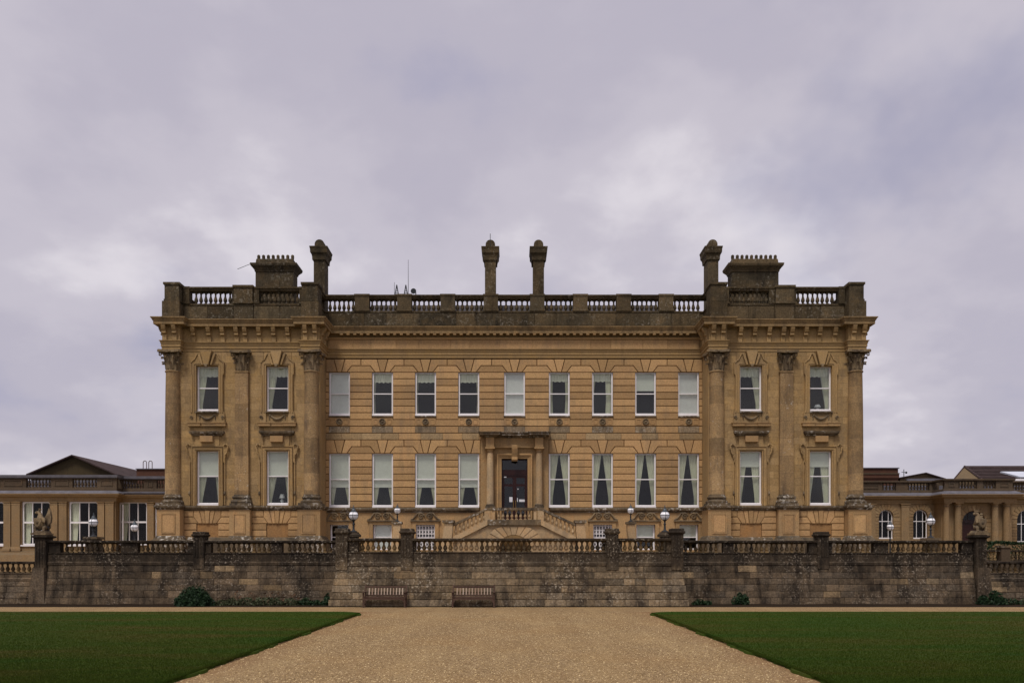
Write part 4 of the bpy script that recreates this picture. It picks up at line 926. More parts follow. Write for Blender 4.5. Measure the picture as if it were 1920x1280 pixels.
        for s in (-1, 1):
            pts = [(1.0,7.72),(1.02,7.85),(1.10,8.05),(1.17,8.25),(1.19,8.40),(1.12,8.50),(1.0,8.50),(0.95,8.42)]
            MB().tube([(cx+s*x_, yy-0.02, z_) for x_, z_ in pts], [0.03,0.045,0.05,0.06,0.065,0.06,0.05,0.04], 6).build('scroll_bracket', 'pav', sl, smooth=True)
            MB().prism([(cx+s*0.902,7.5),(cx+s*0.98,7.5),(cx+s*1.04,7.9),(cx+s*1.12,8.30),(cx+s*1.08,8.46),(cx+s*0.902,8.46)], yy+0.03, YP+0.003).build('scroll_panel', 'pav', sl)
            MB().tube([(cx+s*1.0, yy+0.02, z_) for z_ in (5.10, 5.6, 7.55)], 0.03, 6).build('outer_moulding', 'pav', sl, smooth=True)
            MB().tube([(cx+s*1.0, yy, 5.62), (cx+s*1.0, yy-0.03, 5.72), (cx+s*1.0, yy, 5.85)], [0.04,0.065,0.04], 6).build('knob', 'carved', sl, smooth=True)
        MB().box(cx-0.68, cx+0.68, yy+0.03, YP+0.003, 8.445, 8.98).build('hood_frieze', 'pav', sl)
        MB().block(cx-0.36, cx+0.36, 8.62, 8.96, yy-0.16, yy+0.03, 0.012).build('hood_block', 'ashlar', sl)
        MB().sweep([(cx-0.86, YP-0.002), (cx-0.86, yy-0.06), (cx+0.86, yy-0.06), (cx+0.86, YP-0.002)], [(-0.12,8.99),(-0.02,8.99),(0.0,9.04),(0.06,9.07),(0.10,9.12),(0.12,9.20),(0.12,9.24),(-0.12,9.27)]).build('hood', 'ledge', sl)

# the things one sees on the sills inside
lampo = MB(); lampo.lathe(0, 0, [(0.09,0),(0.06,0.05),(0.10,0.2),(0.04,0.34),(0.17,0.35),(0.10,0.58)], 14)
o = inst('table_lamp', lampo.mesh('table_lamp', 'porcelain', smooth=True), (HX-13.38, YP+0.75, 5.17), None); tag(o, 'small white ornament on the sill behind the second ground floor window of the left pavilion', 'ornament')
o = inst('table_lamp', bpy.data.meshes['table_lamp'].copy(), (HX+13.70, YP+0.75, 10.50), None, scale=(1.2,1.2,0.7)); tag(o, 'pale lamp on the sill behind the upper outer window of the right pavilion', 'lamp')
o.location.x = HX+17.5; WL[o.name].x = HX+17.5

# ---- chimneys
def chimney(cx, y0, w, d, zb, zs, name='chimney'):
    """tall shaft with heavy cap and a round-backed top"""
    zc0, zc1, zt = zs; a, b = cx-w/2, cx+w/2
    c = MB().box(a, b, y0, y0+d, zb, zc0).build('chimney', 'parapet', house)
    MB().sweep([(a, y0), (b, y0), (b, y0+d), (a, y0+d), (a, y0)][::1], [(-0.05,zc0-0.18),(0.03,zc0-0.18),(0.03,zc0-0.12),(0.0,zc0-0.10),(-0.05,zc0-0.1)])
    ring = [(a, y0), (b, y0), (b, y0+d), (a, y0+d)]
    m = MB(); prof = [(0.0,zc0),(0.07,zc0+0.02),(0.08,zc0+0.20),(0.10,zc0+0.30),(0.17,zc0+0.42),(0.18,zc0+0.62),(0.21,zc1-0.05),(0.21,zc1),(0.0,zc1+0.02)]
    vs = []; fs = []
    for o_, z in prof: vs += [(a-o_,y0-o_,z),(b+o_,y0-o_,z),(b+o_,y0+d+o_,z),(a-o_,y0+d+o_,z)]
    for i in range(len(prof)-1):
        for k in range(4): j = (k+1) % 4; fs.append((i*4+k, i*4+j, (i+1)*4+j, (i+1)*4+k))
    fs += [(3,2,1,0), tuple(range(len(vs)-4, len(vs)))]
    m.add(vs, fs); m.build('chimney_cap', 'parapet', c)
    m = MB(); h = zt-zc1; ww = w/2*0.88; poly = [(cx-ww, zc1), (cx-ww, zc1+h*0.42)]+[(cx-ww*math.cos(PI*q/10), zc1+h*0.42+h*0.58*math.sin(PI*q/10)) for q in range(1, 10)]+[(cx+ww, zc1+h*0.42), (cx+ww, zc1)]
    m.prism(poly, y0+0.05, y0+d-0.05); m.build('chimney_hood', 'parapet', c)
    return c
for cx, yy, dd in ((-1.40, 47.25, 1.1), (1.45, 47.25, 1.1), (-11.50, 47.2, 0.95), (11.74, 47.2, 0.95)):
    chimney(HX+cx, yy, 0.64, dd, 15.55, (19.62, 20.40, 20.88))
def stack(cx, y0, w, d, npot, zb=15.55):
    a, b = cx-w/2, cx+w/2
    c = MB().box(a, b, y0, y0+d, zb, 19.40).build('chimney_stack', 'parapet', house)
    for k in range(3): MB().block(a+w*k/3+0.08, a+w*(k+1)/3-0.08, 17.6, 18.9, y0-0.03, y0, 0.01).build('stack_panel', 'parapet', c)
    m = MB(); prof = [(0.0,19.402),(0.04,19.42),(0.05,19.50),(0.12,19.60),(0.23,19.72),(0.26,19.82),(0.26,19.88),(0.0,19.91),(-0.03,20.18),(-0.05,20.22)]
    vs = []; fs = []
    for o_, z in prof: vs += [(a-o_,y0-o_,z),(b+o_,y0-o_,z),(b+o_,y0+d+o_,z),(a-o_,y0+d+o_,z)]
    for i in range(len(prof)-1):
        for k in range(4): j = (k+1) % 4; fs.append((i*4+k, i*4+j, (i+1)*4+j, (i+1)*4+k))
    fs += [(3,2,1,0), tuple(range(len(vs)-4, len(vs)))]
    m.add(vs, fs); m.build('stack_cap', 'parapet', c)
    pm = MB().lathe(0, 0, [(0.085,-0.02),(0.09,0.05),(0.10,0.18),(0.09,0.26),(0.05,0.30),(0.01,0.31)], 12).mesh('chimney_pot', 'parapet', smooth=True)
    for k in range(npot): inst('chimney_pot', pm, (a+0.12+(w-0.24)*k/(npot-1), y0+0.25, 20.22), c)
    return c
stack(HX-14.52, 48.5, 2.3, 0.9, 8); stack(HX+14.62, 48.5, 2.84, 0.9, 10)

# ---- entrance stair with its balustraded landing
YS = 44.2
stair = empty('entrance_stair', (DX, YS, ZT), 'honey stone double stair with balustraded landing and arch in front of the mansion door', 'stair')
LX0, LX1 = (914-960)*YS/1500, (1014-960)*YS/1500                   # landing ends
EX0, EX1 = (849-960)*YS/1500, (1080-960)*YS/1500
zl = 3.95; zend = 3.55
zrail = 4.83; zend_rail = 3.95
arcx = (963.5-960)*YS/1500; R0 = 0.62; zc_ = 2.72
# face wall with a segmental arch opening, polygonal outline
arch = [(arcx+R0*math.cos(a)*1.25, 1.96 if False else zc_+R0*math.sin(a)) for a in [PI*q/12 for q in range(13)]]
poly = [(EX0, 1.96), (arcx-R0*1.25, 1.96)]+arch[::-1]+[(arcx+R0*1.25, 1.96), (EX1, 1.96), (EX1, zend-0.62), (LX1-0.1, zl-0.06), (LX0+0.1, zl-0.06), (EX0, zend-0.62)]
core = MB().prism(poly, YS+0.06, YS+0.30).build('stair_wall', 'stair', stair)
n = 11
for k in range(n):
    a0 = PI*k/n; a1 = PI*(k+1)/n; g = 0.012
    def pt(a, r): return (arcx+1.25*r*math.cos(a), zc_+r*math.sin(a))
    ro = 1.28 if k != n//2 else 1.32
    P_ = [pt(a0+g, R0+0.01), pt(a0+g, ro), pt(a1-g, ro), pt(a1-g, R0+0.01)]
    lim = zl-0.14
    P_ = [(x_, min(z_, 3.82-max(0, (abs(x_-arcx)-1.3))*0.35)) for x_, z_ in P_]
    MB().prism(P_, YS+0.0, YS+0.059, 0.015).build('voussoir', 'stair', core)
def slab(name, xa, za, xb, zb, h, y0, y1, mat): return MB().prism([(xa,za),(xb,zb),(xb,zb+h),(xa,za+h)], y0, y1).build(name, mat, stair)
zbase = zl-0.06
for s, (xa, xb) in ((-1, (LX0, EX0)), (1, (LX1, EX1))):
    slab('sloping_string', xa, zbase, xb, zend-0.62, 0.30, YS-0.05, YS+0.34, 'stair')
    r_ = slab('sloping_rail', xa, zrail-0.12, xb, zend_rail-0.12, 0.14, YS-0.04, YS+0.30, 'ledge')
    nb = 8; L = xb-xa
    bm2 = baluster_mesh('baluster', 'stair', 0.62, 0.085)
    for k in range(nb):
        q = (k+0.9)/(nb+0.6); inst('baluster', bm2, (xa+L*q, YS+0.13, zbase+0.29+(zend-0.62-zbase)*q), r_)
    MB().box(xa-0.17, xa+0.17, YS-0.03, YS+0.29, zbase+0.25, zrail-0.1).build('landing_die', 'stair', stair)
    # stair end pier with its scrolled foot
    pxa, pxb = (833, 849) if s < 0 else (1080, 1096)
    a, b = (pxa-960)*YS/1500, (pxb-960)*YS/1500
    if s < 0: P_ = [(a+0.02,4.0),(b,4.0),(b,3.5),(b-0.12,2.6),(b-0.10,1.96),(a-0.35,1.96),(a-0.10,3.1)]
    else: P_ = [(b-0.02,4.0),(a,4.0),(a,3.5),(a+0.12,2.6),(a+0.10,1.96),(b+0.35,1.96),(b+0.10,3.1)]
    pr = MB().prism(P_, YS-0.12, YS+0.38, 0.02).build('end_pier', 'stair', stair)
    MB().prism([(a-0.07,4.003),(b+0.07,4.003),(b+0.1,4.06),(b+0.1,4.16),(a-0.1,4.16),(a-0.1,4.06)], YS-0.2, YS+0.46).build('pier_cap', 'ledge', pr)
MB().box(LX0, LX1, YS-0.08, YC-0.6, zbase+0.0, zbase+0.30).build('landing', 'ledge', stair)
lr = MB().box(LX0-0.02, LX1+0.02, YS-0.05, YS+0.31, zrail-0.12, zrail+0.02).build('landing_rail', 'ledge', stair)
bm3 = baluster_mesh('baluster', 'stair', zrail-0.12-(zbase+0.30), 0.085)
for k in range(8): inst('baluster', bm3, (LX0+0.62+(LX1-LX0-1.24)*k/7, YS+0.13, zbase+0.30), lr)
for s in (LX0+0.32, LX1-0.32): MB().box(s-0.07, s+0.07, YS, YS+0.25, zbase+0.301, zrail-0.121).build('landing_die', 'stair', stair)
for s in (-1, 1):                                                 # treads behind the sloping parapet
    for k in range(11):
        xa = (LX0 if s < 0 else LX1)+s*0.01; xs_ = xa+s*k*0.18; z_ = zbase-0.17*(k+1)+0.3
        a, b = sorted((xs_, xs_+s*0.18)); MB().box(a, b, YS+0.42, YC-0.62, 1.96, z_).build('step', 'stair', stair)

# ------------------------------------------------------------------ terrace walls
vstone = []
for k in range(8):
    m = MB(); j = lambda: random.uniform(-0.022, 0.022); c = 0.025
    X0 = [(-.5+c+j(), -.5+c*1.6+j()), (0+j(), -.5+c*1.2+j()), (.5-c+j(), -.5+c*1.6+j()), (.5-c+j(), .5-c*1.6+j()), (0+j(), .5-c*1.2+j()), (-.5+c+j(), .5-c*1.6+j())]
    X1 = [(-.5,-.5),(0,-.5),(.5,-.5),(.5,.5),(0,.5),(-.5,.5)]
    vs = [(x_, -0.5+abs(j())*3, z_) for x_, z_ in X0]+[(x_, -0.38, z_) for x_, z_ in X1]+[(x_, 0.5, z_) for x_, z_ in X1]+[(j()*5, -0.55+j(), j()*5)]
    fs = []
    for i in range(6):
        q = (i+1) % 6; fs += [(18, i, q), (i, i+6, q+6, q), (i+6, i+12, q+12, q+6)]
    m.add(vs, fs); vstone.append(m)
VM = {}
M['wallpale'] = stone('worn_wall_stone', (0.20, 0.15, 0.097), (0.17, 0.13, 0.088), (0.26, 0.175, 0.095), (0.04, 0.03, 0.022), dk=(0.48, 0.62), dmax=0.8, vary=0.5, bump=1.0, grain=0.5)
for key in ('terrace', 'terrace2'): VM[key] = [m.mesh('wall_stone', key, smooth=False) for m in vstone*3]+[m.mesh('wall_stone', 'wallpale') for m in vstone[:2]]
def stone_wall(root, x0, x1, z0, z1, y_at, mat, h=0.3, avg=0.62, pale=None):
    """courses of single stones on a battered face; y_at(z) is the face"""
    n = max(1, round((z1-z0)/h)); hs = [z0]; 
    for i in range(n): hs.append(hs[-1]+(z1-z0)/n*random.uniform(0.9, 1.1))
    k_ = (z1-z0)/(hs[-1]-z0); hs = [z0+(q-z0)*k_ for q in hs]
    slope = math.atan2(y_at(z1)-y_at(z0), z1-z0)
    for za, zb in zip(hs, hs[1:]):
        x_ = x0
        while x_ < x1-0.02:
            w = random.uniform(0.65, 1.45)*avg
            if x1-(x_+w) < 0.25: w = x1-x_
            zc2 = (za+zb)/2
            o = inst('wall_stone', random.choice(VM[mat]), (x_+w/2, y_at(zc2)+0.035+random.uniform(-0.018, 0.012), zc2), root, scale=(w-0.006, 0.12, (zb-za)-0.006))
            o.rotation_euler = (-slope, 0, 0); x_ += w
def top_works(root, x0, x1, yt, mat, dies, bands=True, zt=2.90, zb=2.32, sp=0.235, zl_=1.86):
    """coping band, plinth, balusters with solid dies, and the rail"""
    c = MB().sweep([(x0, yt), (x1, yt)], [(-0.42,zl_-0.16),(0.03,zl_-0.16),(0.05,zl_-0.12),(0.06,zl_-0.02),(0.02,zl_+0.02),(0.0,zl_+0.04),(0.0,zb-0.06),(0.03,zb-0.04),(0.03,zb),(-0.42,zb)]).build('coping_course', mat, root)
    r = MB().sweep([(x0, yt), (x1, yt)], [(-0.36,zt-0.13),(0.0,zt-0.13),(0.06,zt-0.09),(0.07,zt-0.02),(0.03,zt),(-0.39,zt),(-0.42,zt-0.05)]).build('rail', mat, root)
    return c, r
bt = [baluster_mesh('baluster', 'balu', 0.447, 0.095), baluster_mesh('baluster', 'stair', 0.447, 0.095)]
def balusters(rail_, xs_, y, z=2.322, pale=()):
    for i_, x_ in enumerate(xs_): inst('baluster', bt[1 if i_ in pale else 0], (x_, y, z), rail_, rz=random.uniform(-0.1, 0.1))
def pier(root, cx, y0, w, d, zb, zt, mat, capw=0.07, caph=0.26, flute=True):
    p = MB().box(cx-w/2, cx+w/2, y0, y0+d, zb, zt-caph).build('pier', mat, root)
    if flute:
        for k in range(4):
            xx = cx-w/2+w*(k+0.5)/4; MB().block(xx-w*0.075, xx+w*0.075, zb+0.55, zt-caph-0.05, y0-0.025, y0, 0.01).build('pier_rib', mat, p)
    a, b = cx-w/2, cx+w/2
    prof = [(0.0,zt-caph),(0.02,zt-caph+0.03),(capw,zt-caph+0.07),(capw,zt-caph+0.13),(0.025,zt-caph+0.15),(0.025,zt-0.03),(0.0,zt),(-0.05,zt)]
    vs = []; fs = []
    for o_, z in prof: vs += [(a-o_,y0-o_,z),(b+o_,y0-o_,z),(b+o_,y0+d+o_,z),(a-o_,y0+d+o_,z)]
    for i in range(len(prof)-1):
        for k in range(4): j = (k+1) % 4; fs.append((i*4+k, i*4+j, (i+1)*4+j, (i+1)*4+k))
    fs += [(3,2,1,0), tuple(range(len(vs)-4, len(vs)))]
    MB().add(vs, fs).build('pier_cap', mat, p)
    return p
def lerp(a, b, t_): return a+(b-a)*t_

# central bastion
YW = 34.2
cwall = empty('terrace_wall', (0, YW, 0), 'projecting middle section of the old stone terrace wall behind the two benches', 'wall')
yat = lambda z: lerp(33.72, YW, z/1.7)
m = MB(); m.add([(-7.72,33.76,-0.16),(7.48,33.76,-0.16),(7.2,YW+0.07,1.7),(-7.42,YW+0.07,1.7),(-7.6,38.6,-0.16),(7.4,38.6,-0.16),(7.2,38.6,1.7),(-7.42,38.6,1.7)], [(0,1,2,3),(5,4,7,6),(1,5,6,2),(4,0,3,7),(3,2,6,7),(4,5,1,0)]); m.build('wall_core', 'mortar', cwall)
hs = [0, 0.29, 0.585, 0.88, 1.16, 1.45, 1.70]
for za, zb in zip(hs, hs[1:]):
    xl = lerp(-7.78, -7.46, (za+zb)/2/1.7); xr = lerp(7.5, 7.22, (za+zb)/2/1.7); x_ = xl
    while x_ < xr-0.02:
        w = random.uniform(0.42, 0.95)
        if xr-(x_+w) < 0.3: w = xr-x_
        zc2 = (za+zb)/2; o = inst('wall_stone', random.choice(VM['terrace']), (x_+w/2, yat(zc2)+0.04+random.uniform(-0.012, 0.01), zc2), cwall, scale=(w-0.006, 0.12, zb-za-0.006)); o.rotation_euler = (-math.atan2(0.48, 1.7), 0, 0); x_ += w
cc, cr = top_works(cwall, -7.42, 7.2, YW, 'terrace', None)
for cx in (-7.27, -4.49, 4.29, 7.06): pier(cwall, cx, YW-0.10, 0.50, 0.55, 1.55, 3.32, 'terrace')
yb_ = YW+0.2
balusters(cr, [-6.42+0.228*k for k in range(8)], yb_); balusters(cr, [4.85+0.228*k for k in range(8)], yb_)
balusters(cr, [-4.0+0.226*k for k in range(36)], yb_, pale=(7,8,9,10,11,22,23,24,25,26,27,28))
for a, b in ((-7.0,-6.6), (-4.78,-4.74), (-4.24,-4.12), (3.98,4.04), (4.54,4.72), (6.62,6.81)):
    MB().box(a, b, YW+0.06, YW+0.34, 2.321, 2.769).build('balustrade_die', 'terrace', cwall)
# returns of the bastion to the side walls
for sx, xx in ((-1, -7.42), (1, 7.2)):
    a, b = sorted((xx, xx-sx*0.4)); MB().box(a, b, YW+0.5, 38.2, 2.77, 2.895).build('return_rail', 'terrace', cwall); MB().box(a, b, YW+0.43, 38.2, 1.72, 2.319).build('return_band', 'terrace', cwall)
    for k in range(14): inst('baluster', bt[0], ((a+b)/2, YW+0.7+0.24*k, 2.322), cr)

# side walls
YT = 38.2; ys_ = lambda z: lerp(37.92, YT, z/1.7)
def side_wall(sx, xin, xout, piers, label_, dies):
    root = empty('terrace_wall', ((xin+xout)/2, YT, 0), label_, 'wall'); a, b = sorted((xin, xout)); mt = 'terrace2'
    m = MB(); m.add([(a,37.96,-0.18),(b,37.96,-0.18),(b,YT+0.07,1.7),(a,YT+0.07,1.7),(a,38.7,-0.18),(b,38.7,-0.18),(b,38.7,1.7),(a,38.7,1.7)], [(0,1,2,3),(5,4,7,6),(1,5,6,2),(4,0,3,7),(3,2,6,7),(4,5,1,0)]); m.build('wall_core', 'mortar', root)
    stone_wall(root, a, b, -0.16, 1.70, ys_, mt, 0.29, 0.66)
    c, r = top_works(root, a, b, YT, mt, None)
    for p in piers: pier(root, p, YT-0.08, 0.52, 0.55, 1.55, 3.32, mt)
    for d0, d1 in dies: MB().box(d0, d1, YT+0.04, YT+0.36, 2.321, 2.769).build('balustrade_die', mt, root)
    n = int((b-a-0.4)/0.243)
    xs_ = [a+0.3+0.243*k for k in range(n)]
    xs_ = [x_ for x_ in xs_ if not any(d0-0.09 < x_ < d1+0.09 for d0, d1 in dies) and not any(abs(x_-p) < 0.36 for p in piers)]
    balusters(r, xs_, YT+0.2)
    return root
wl_ = side_wall(-1, -7.5, -22.15, [-14.93], 'left terrace wall with the dark bush growing at its foot', [(-11.5,-11.0), (-18.7,-17.9), (-22.15,-21.6), (-15.5,-15.2), (-14.66,-14.4), (-8.6,-8.2)])
wr_ = side_wall(1, 7.3, 22.0, [14.83], 'right terrace wall, dark and stained beside the projecting middle section', [(10.1,10.6), (17.3,18.0), (21.5,22.0), (14.2,14.56), (15.1,15.3)])
# end piers with heraldic beasts
pier(wl_, -22.45, YT-0.14, 0.52, 0.62, 0.5, 3.16, 'terrace2', capw=0.11, caph=0.18); pier(wr_, 22.33, YT-0.14, 0.52, 0.62, 0.5, 3.16, 'terrace2', capw=0.11, caph=0.18)
MB().prism([(-22.95,-0.17),(-22.15,-0.17),(-22.18,1.6),(-22.72,1.6)], YT-0.32, YT+0.5).build('pier_buttress', 'terrace2', wl_)
MB().prism([(22.85,-0.17),(22.05,-0.17),(22.08,1.6),(22.60,1.6)], YT-0.32, YT+0.5).build('pier_buttress', 'terrace2', wr_)
# lower walls beyond the end piers
def low_wall(sx, label_):
    x0, x1 = sorted((sx*22.8, sx*34)); root = empty('low_terrace_wall', ((x0+x1)/2, YT+0.3, 0), label_, 'wall')
    yl = lambda z: lerp(38.25, 38.5, z/1.0)
    m = MB(); m.add([(x0,38.33,-0.05),(x1,38.33,-0.05),(x1,38.57,0.95),(x0,38.57,0.95),(x0,39.1,-0.05),(x1,39.1,-0.05),(x1,39.1,0.95),(x0,39.1,0.95)], [(0,1,2,3),(5,4,7,6),(1,5,6,2),(4,0,3,7),(3,2,6,7),(4,5,1,0)]); m.build('wall_core', 'mortar', root)
    stone_wall(root, x0, x1, -0.16, 0.93, yl, 'terrace2', 0.3, 0.7)
    c, r = top_works(root, x0, x1, 38.5, 'terrace2', None, zt=1.90, zb=1.36, zl_=1.08)
    balusters(r, [x0+0.25+0.26*k for k in range(42)], 38.7, 1.362)
    return root
low_wall(-1, 'low balustraded wall running off left beyond the winged beast pier'); low_wall(1, 'low balustraded wall running off right beyond the crowned beast pier')

# ------------------------------------------------------------------ benches
def bench(x, y, label_):
    b = empty('garden_bench', (x, y, 0), label_, 'bench', 'garden benches against the terrace wall')
    Wd = 1.78; h = Wd/2
    def P(name, *bx): return MB().box(x+bx[0], x+bx[1], y+bx[2], y+bx[3], bx[4], bx[5]).build(name, 'wood', b, bevel=0.006)
    for s in (-1, 1):
        e0, e1 = sorted((s*h, s*(h-0.065)))
        P('leg', e0, e1, -0.30, -0.235, 0, 0.62)
        m = MB(); m.add([(x+e0,y+0.19,0),(x+e1,y+0.19,0),(x+e1,y+0.25,0),(x+e0,y+0.25,0),(x+e0,y+0.17,0.44),(x+e1,y+0.17,0.44),(x+e1,y+0.235,0.44),(x+e0,y+0.235,0.44),(x+e0,y+0.27,0.93),(x+e1,y+0.27,0.93),(x+e1,y+0.325,0.93),(x+e0,y+0.325,0.93)],
              [(3,2,1,0),(0,1,5,4),(1,2,6,5),(2,3,7,6),(3,0,4,7),(4,5,9,8),(5,6,10,9),(6,7,11,10),(7,4,8,11),(8,9,10,11)]); m.build('leg', 'wood', b)
        P('armrest', e0-0.015, e1+0.015, -0.36, 0.20, 0.622, 0.655); P('side_rail', e0+0.01, e1-0.01, -0.234, 0.18, 0.36, 0.42); P('stretcher', e0+0.015, e1-0.015, -0.234, 0.19, 0.12, 0.16)
    P('front_rail', -h+0.066, h-0.066, -0.29, -0.25, 0.33, 0.405); P('rear_rail', -h+0.066, h-0.066, 0.19, 0.22, 0.33, 0.40)
    for k in range(6): P('seat_slat', -h+0.05, h-0.05, -0.31+0.078*k, -0.25+0.078*k, 0.422, 0.444)
    P('back_rail', -h+0.066, h-0.066, 0.185, 0.22, 0.47, 0.52); P('top_rail', -h+0.066, h-0.066, 0.262, 0.30, 0.80, 0.885)
    for k in range(12):
        xx = -h+0.19+(Wd-0.38)*k/11
        m = MB(); m.add([(x+xx-0.024,y+0.192,0.521),(x+xx+0.024,y+0.192,0.521),(x+xx+0.024,y+0.208,0.521),(x+xx-0.024,y+0.208,0.521),(x+xx-0.024,y+0.268,0.799),(x+xx+0.024,y+0.268,0.799),(x+xx+0.024,y+0.284,0.799),(x+xx-0.024,y+0.284,0.799)], [(3,2,1,0),(4,5,6,7),(0,1,5,4),(1,2,6,5),(2,3,7,6),(3,0,4,7)]); m.build('back_slat', 'wood_pale', b)
    for s in (-1, 1):
        MB().prism([(x+s*(h-0.067),0.33),(x+s*(h-0.20),0.33),(x+s*(h-0.12),0.28),(x+s*(h-0.067),0.16)], y-0.285, y-0.255).build('corner_brace', 'wood', b)
    return b
bench(X(722, 33.42), 33.42, 'wooden slatted garden bench nearer the planted left side, below the second pier'); bench(X(888, 33.42), 33.42, 'wooden slatted garden bench nearer the middle of the gravel path')

# ------------------------------------------------------------------ lamps
def lantern(x, y, zb, zg, R, label_, pedestal=None, pedmat='ledge'):
    l = empty('globe_lamp', (x, y, zb), label_, 'lamp', 'opal globe lamps on the terrace')
    post = MB().lathe(x, y, [(0.16*R/0.2,zb),(0.15*R/0.2,zb+0.04),(0.07*R/0.2,zb+0.08),(0.05*R/0.2,zb+0.12),(0.04*R/0.2,lerp(zb,zg-R,0.6)),(0.07*R/0.2,lerp(zb,zg-R,0.66)),(0.04*R/0.2,lerp(zb,zg-R,0.72)),(0.035*R/0.2,zg-R*1.35),(0.22*R,zg-R*1.2),(0.5*R,zg-R*1.0)], 12).build('lamp_post', 'iron', l, smooth=True)
    MB().sphere((x, y, zg), R, 24, 16).build('globe', 'opal', l, smooth=True)
    for k in range(4):
        a = PI/2*k+0.02; m = MB(); m.tube([(x+1.02*R*math.cos(q)*math.cos(a), y+1.02*R*math.cos(q)*math.sin(a), zg+1.02*R*math.sin(q)) for q in [-PI/2*0.97+PI*0.9*i/14 for i in range(15)]], 0.035*R+0.004, 5); m.build('rib', 'iron', l, smooth=True)
    MB().tube([(x+1.03*R*math.cos(2*PI*i/24), y+1.03*R*math.sin(2*PI*i/24), zg+0.05*R) for i in range(24)], 0.045*R+0.004, 5, closed=True).build('ring', 'iron', l, smooth=True)
    cr_ = MB().lathe(x, y, [(0.72*R,zg+0.72*R),(0.76*R,zg+0.80*R),(0.5*R,zg+0.95*R),(0.42*R,zg+1.05*R),(0.48*R,zg+1.12*R),(0.36*R,zg+1.35*R),(0.24*R,zg+1.55*R),(0.3*R,zg+1.60*R),(0.1*R,zg+1.68*R)], 14).build('lamp_crown', 'irongrey', l, smooth=True)
    MB().lathe(x, y, [(0.08*R,zg+1.66*R),(0.14*R,zg+1.80*R),(0.05*R,zg+1.92*R),(0.12*R,zg+2.02*R),(0.02*R,zg+2.3*R)], 10).build('finial', 'irongrey', l, smooth=True)
    return l
# the two big ones stand on dark plinths behind the rail, the two smaller on scrolled piers in front of the house
YL = 35.6
for px, side in ((663, 'left'), (1246.5, 'right')):
    x = X(px, YL); zpl = Z(997, YL)
    p = MB().box(x-0.20, x+0.20, YL-0.2, YL+0.2, 1.96, zpl-0.10).build('lamp_plinth', 'terrace'); tag(p, f'dark mossy stone plinth carrying the big globe lamp {"left" if px < 900 else "right"} of the stair', 'plinth')
    MB().sweep([(x-0.2,YL+0.2),(x-0.2,YL-0.2),(x+0.2,YL-0.2),(x+0.2,YL+0.2)], [(-0.19,zpl-0.22),(0.1,zpl-0.22),(0.1,zpl-0.12),(0.0,zpl-0.04),(0.0,zpl),(-0.19,zpl)]).build('plinth_cap', 'terrace', p)
    lantern(x, YL, zpl, Z(966, YL), 0.205, f'larger white globe lamp nearest the wall, {side} of the entrance stair')
YM = 43.0
for px, s, side in ((745, -1, 'left'), (1182.5, 1, 'right')):
    x = X(px, YM); zt = Z(978, YM)
    a, b = x-0.22, x+0.22
    P_ = [(x-0.2,zt-0.12),(x+0.2,zt-0.12),(x+0.2,zt-0.45),(x-s*0.0+ (0.10 if s < 0 else 0.30),zt-1.1),(x+(0.12 if s < 0 else 0.42),1.96),(x-(0.42 if s < 0 else 0.12),1.96),(x-(0.30 if s < 0 else 0.10),zt-1.1),(x-0.2,zt-0.45)]
    p = MB().prism(P_, YM-0.22, YM+0.22, 0.02).build('scrolled_pier', 'stair'); tag(p, f'pale scrolled stone pier carrying the small globe lamp {side} of the stair', 'pier')
    MB().box(x-0.26, x+0.26, YM-0.28, YM+0.28, zt-0.118, zt).build('pier_cap', 'ledge', p)
    lantern(x, YM, zt, Z(957, YM), 0.172, f'smaller white globe lamp close to the house, {side} of the entrance stair')
for px, py, Y_, R, top, lab in ((175.5, 979, 40.5, 0.215, 1006, 'white globe lamp on a dark plinth before the middle window of the left wing'), (252.5, 989, 43.5, 0.21, 1040, 'white globe lamp half hidden by the rail, beside the left pavilion'),
                       (1669, 988, 46.0, 0.20, 1040, 'white globe lamp before the first arched window of the right wing'), (1745, 977, 41.0, 0.21, 1008, 'white globe lamp before the second arched window of the right wing')):
    x = X(px, Y_); zb = Z(top, Y_)
    if top < 1020:
        p = MB().box(x-0.28, x+0.28, Y_-0.28, Y_+0.28, 1.0 if abs(x) > 22.2 else 1.96, zb-0.12).build('lamp_plinth', 'terrace'); tag(p, f'dark stone plinth under the globe lamp before the {"left" if px < 900 else "right"} wing', 'plinth')
        MB().box(x-0.36, x+0.36, Y_-0.36, Y_+0.36, zb-0.118, zb).build('plinth_cap', 'ledge', p)
    else: zb = 1.96
    lantern(x, Y_, zb, Z(py, Y_), R, lab)

# ------------------------------------------------------------------ heraldic beasts
def skinned(name, joints, edges, mat, parent=None, sub=2, w=None):
    me = bpy.data.meshes.new(name); me.from_pydata([j[0] for j in joints], edges, []); o = bpy.data.objects.new(name, me); COL.objects.link(o)
    md = o.modifiers.new('s', 'SKIN'); ss = o.modifiers.new('u', 'SUBSURF'); ss.levels = ss.render_levels = sub
    for v_, j in zip(me.skin_vertices[0].data, joints): v_.radius = (j[1], j[1] if len(j) < 3 else j[2])
    me.skin_vertices[0].data[0].use_root = True
    dg = bpy.context.evaluated_depsgraph_get(); m2 = bpy.data.meshes.new_from_object(o.evaluated_get(dg)); bpy.data.objects.remove(o); bpy.data.meshes.remove(me)
    m2.name = name; m2.materials.clear(); m2.materials.append(M[mat]); m2.polygons.foreach_set('use_smooth', [True]*len(m2.polygons))
    o = bpy.data.objects.new(name, m2); w = Vector(w or (0,0,0)); place(o, w, parent); return o
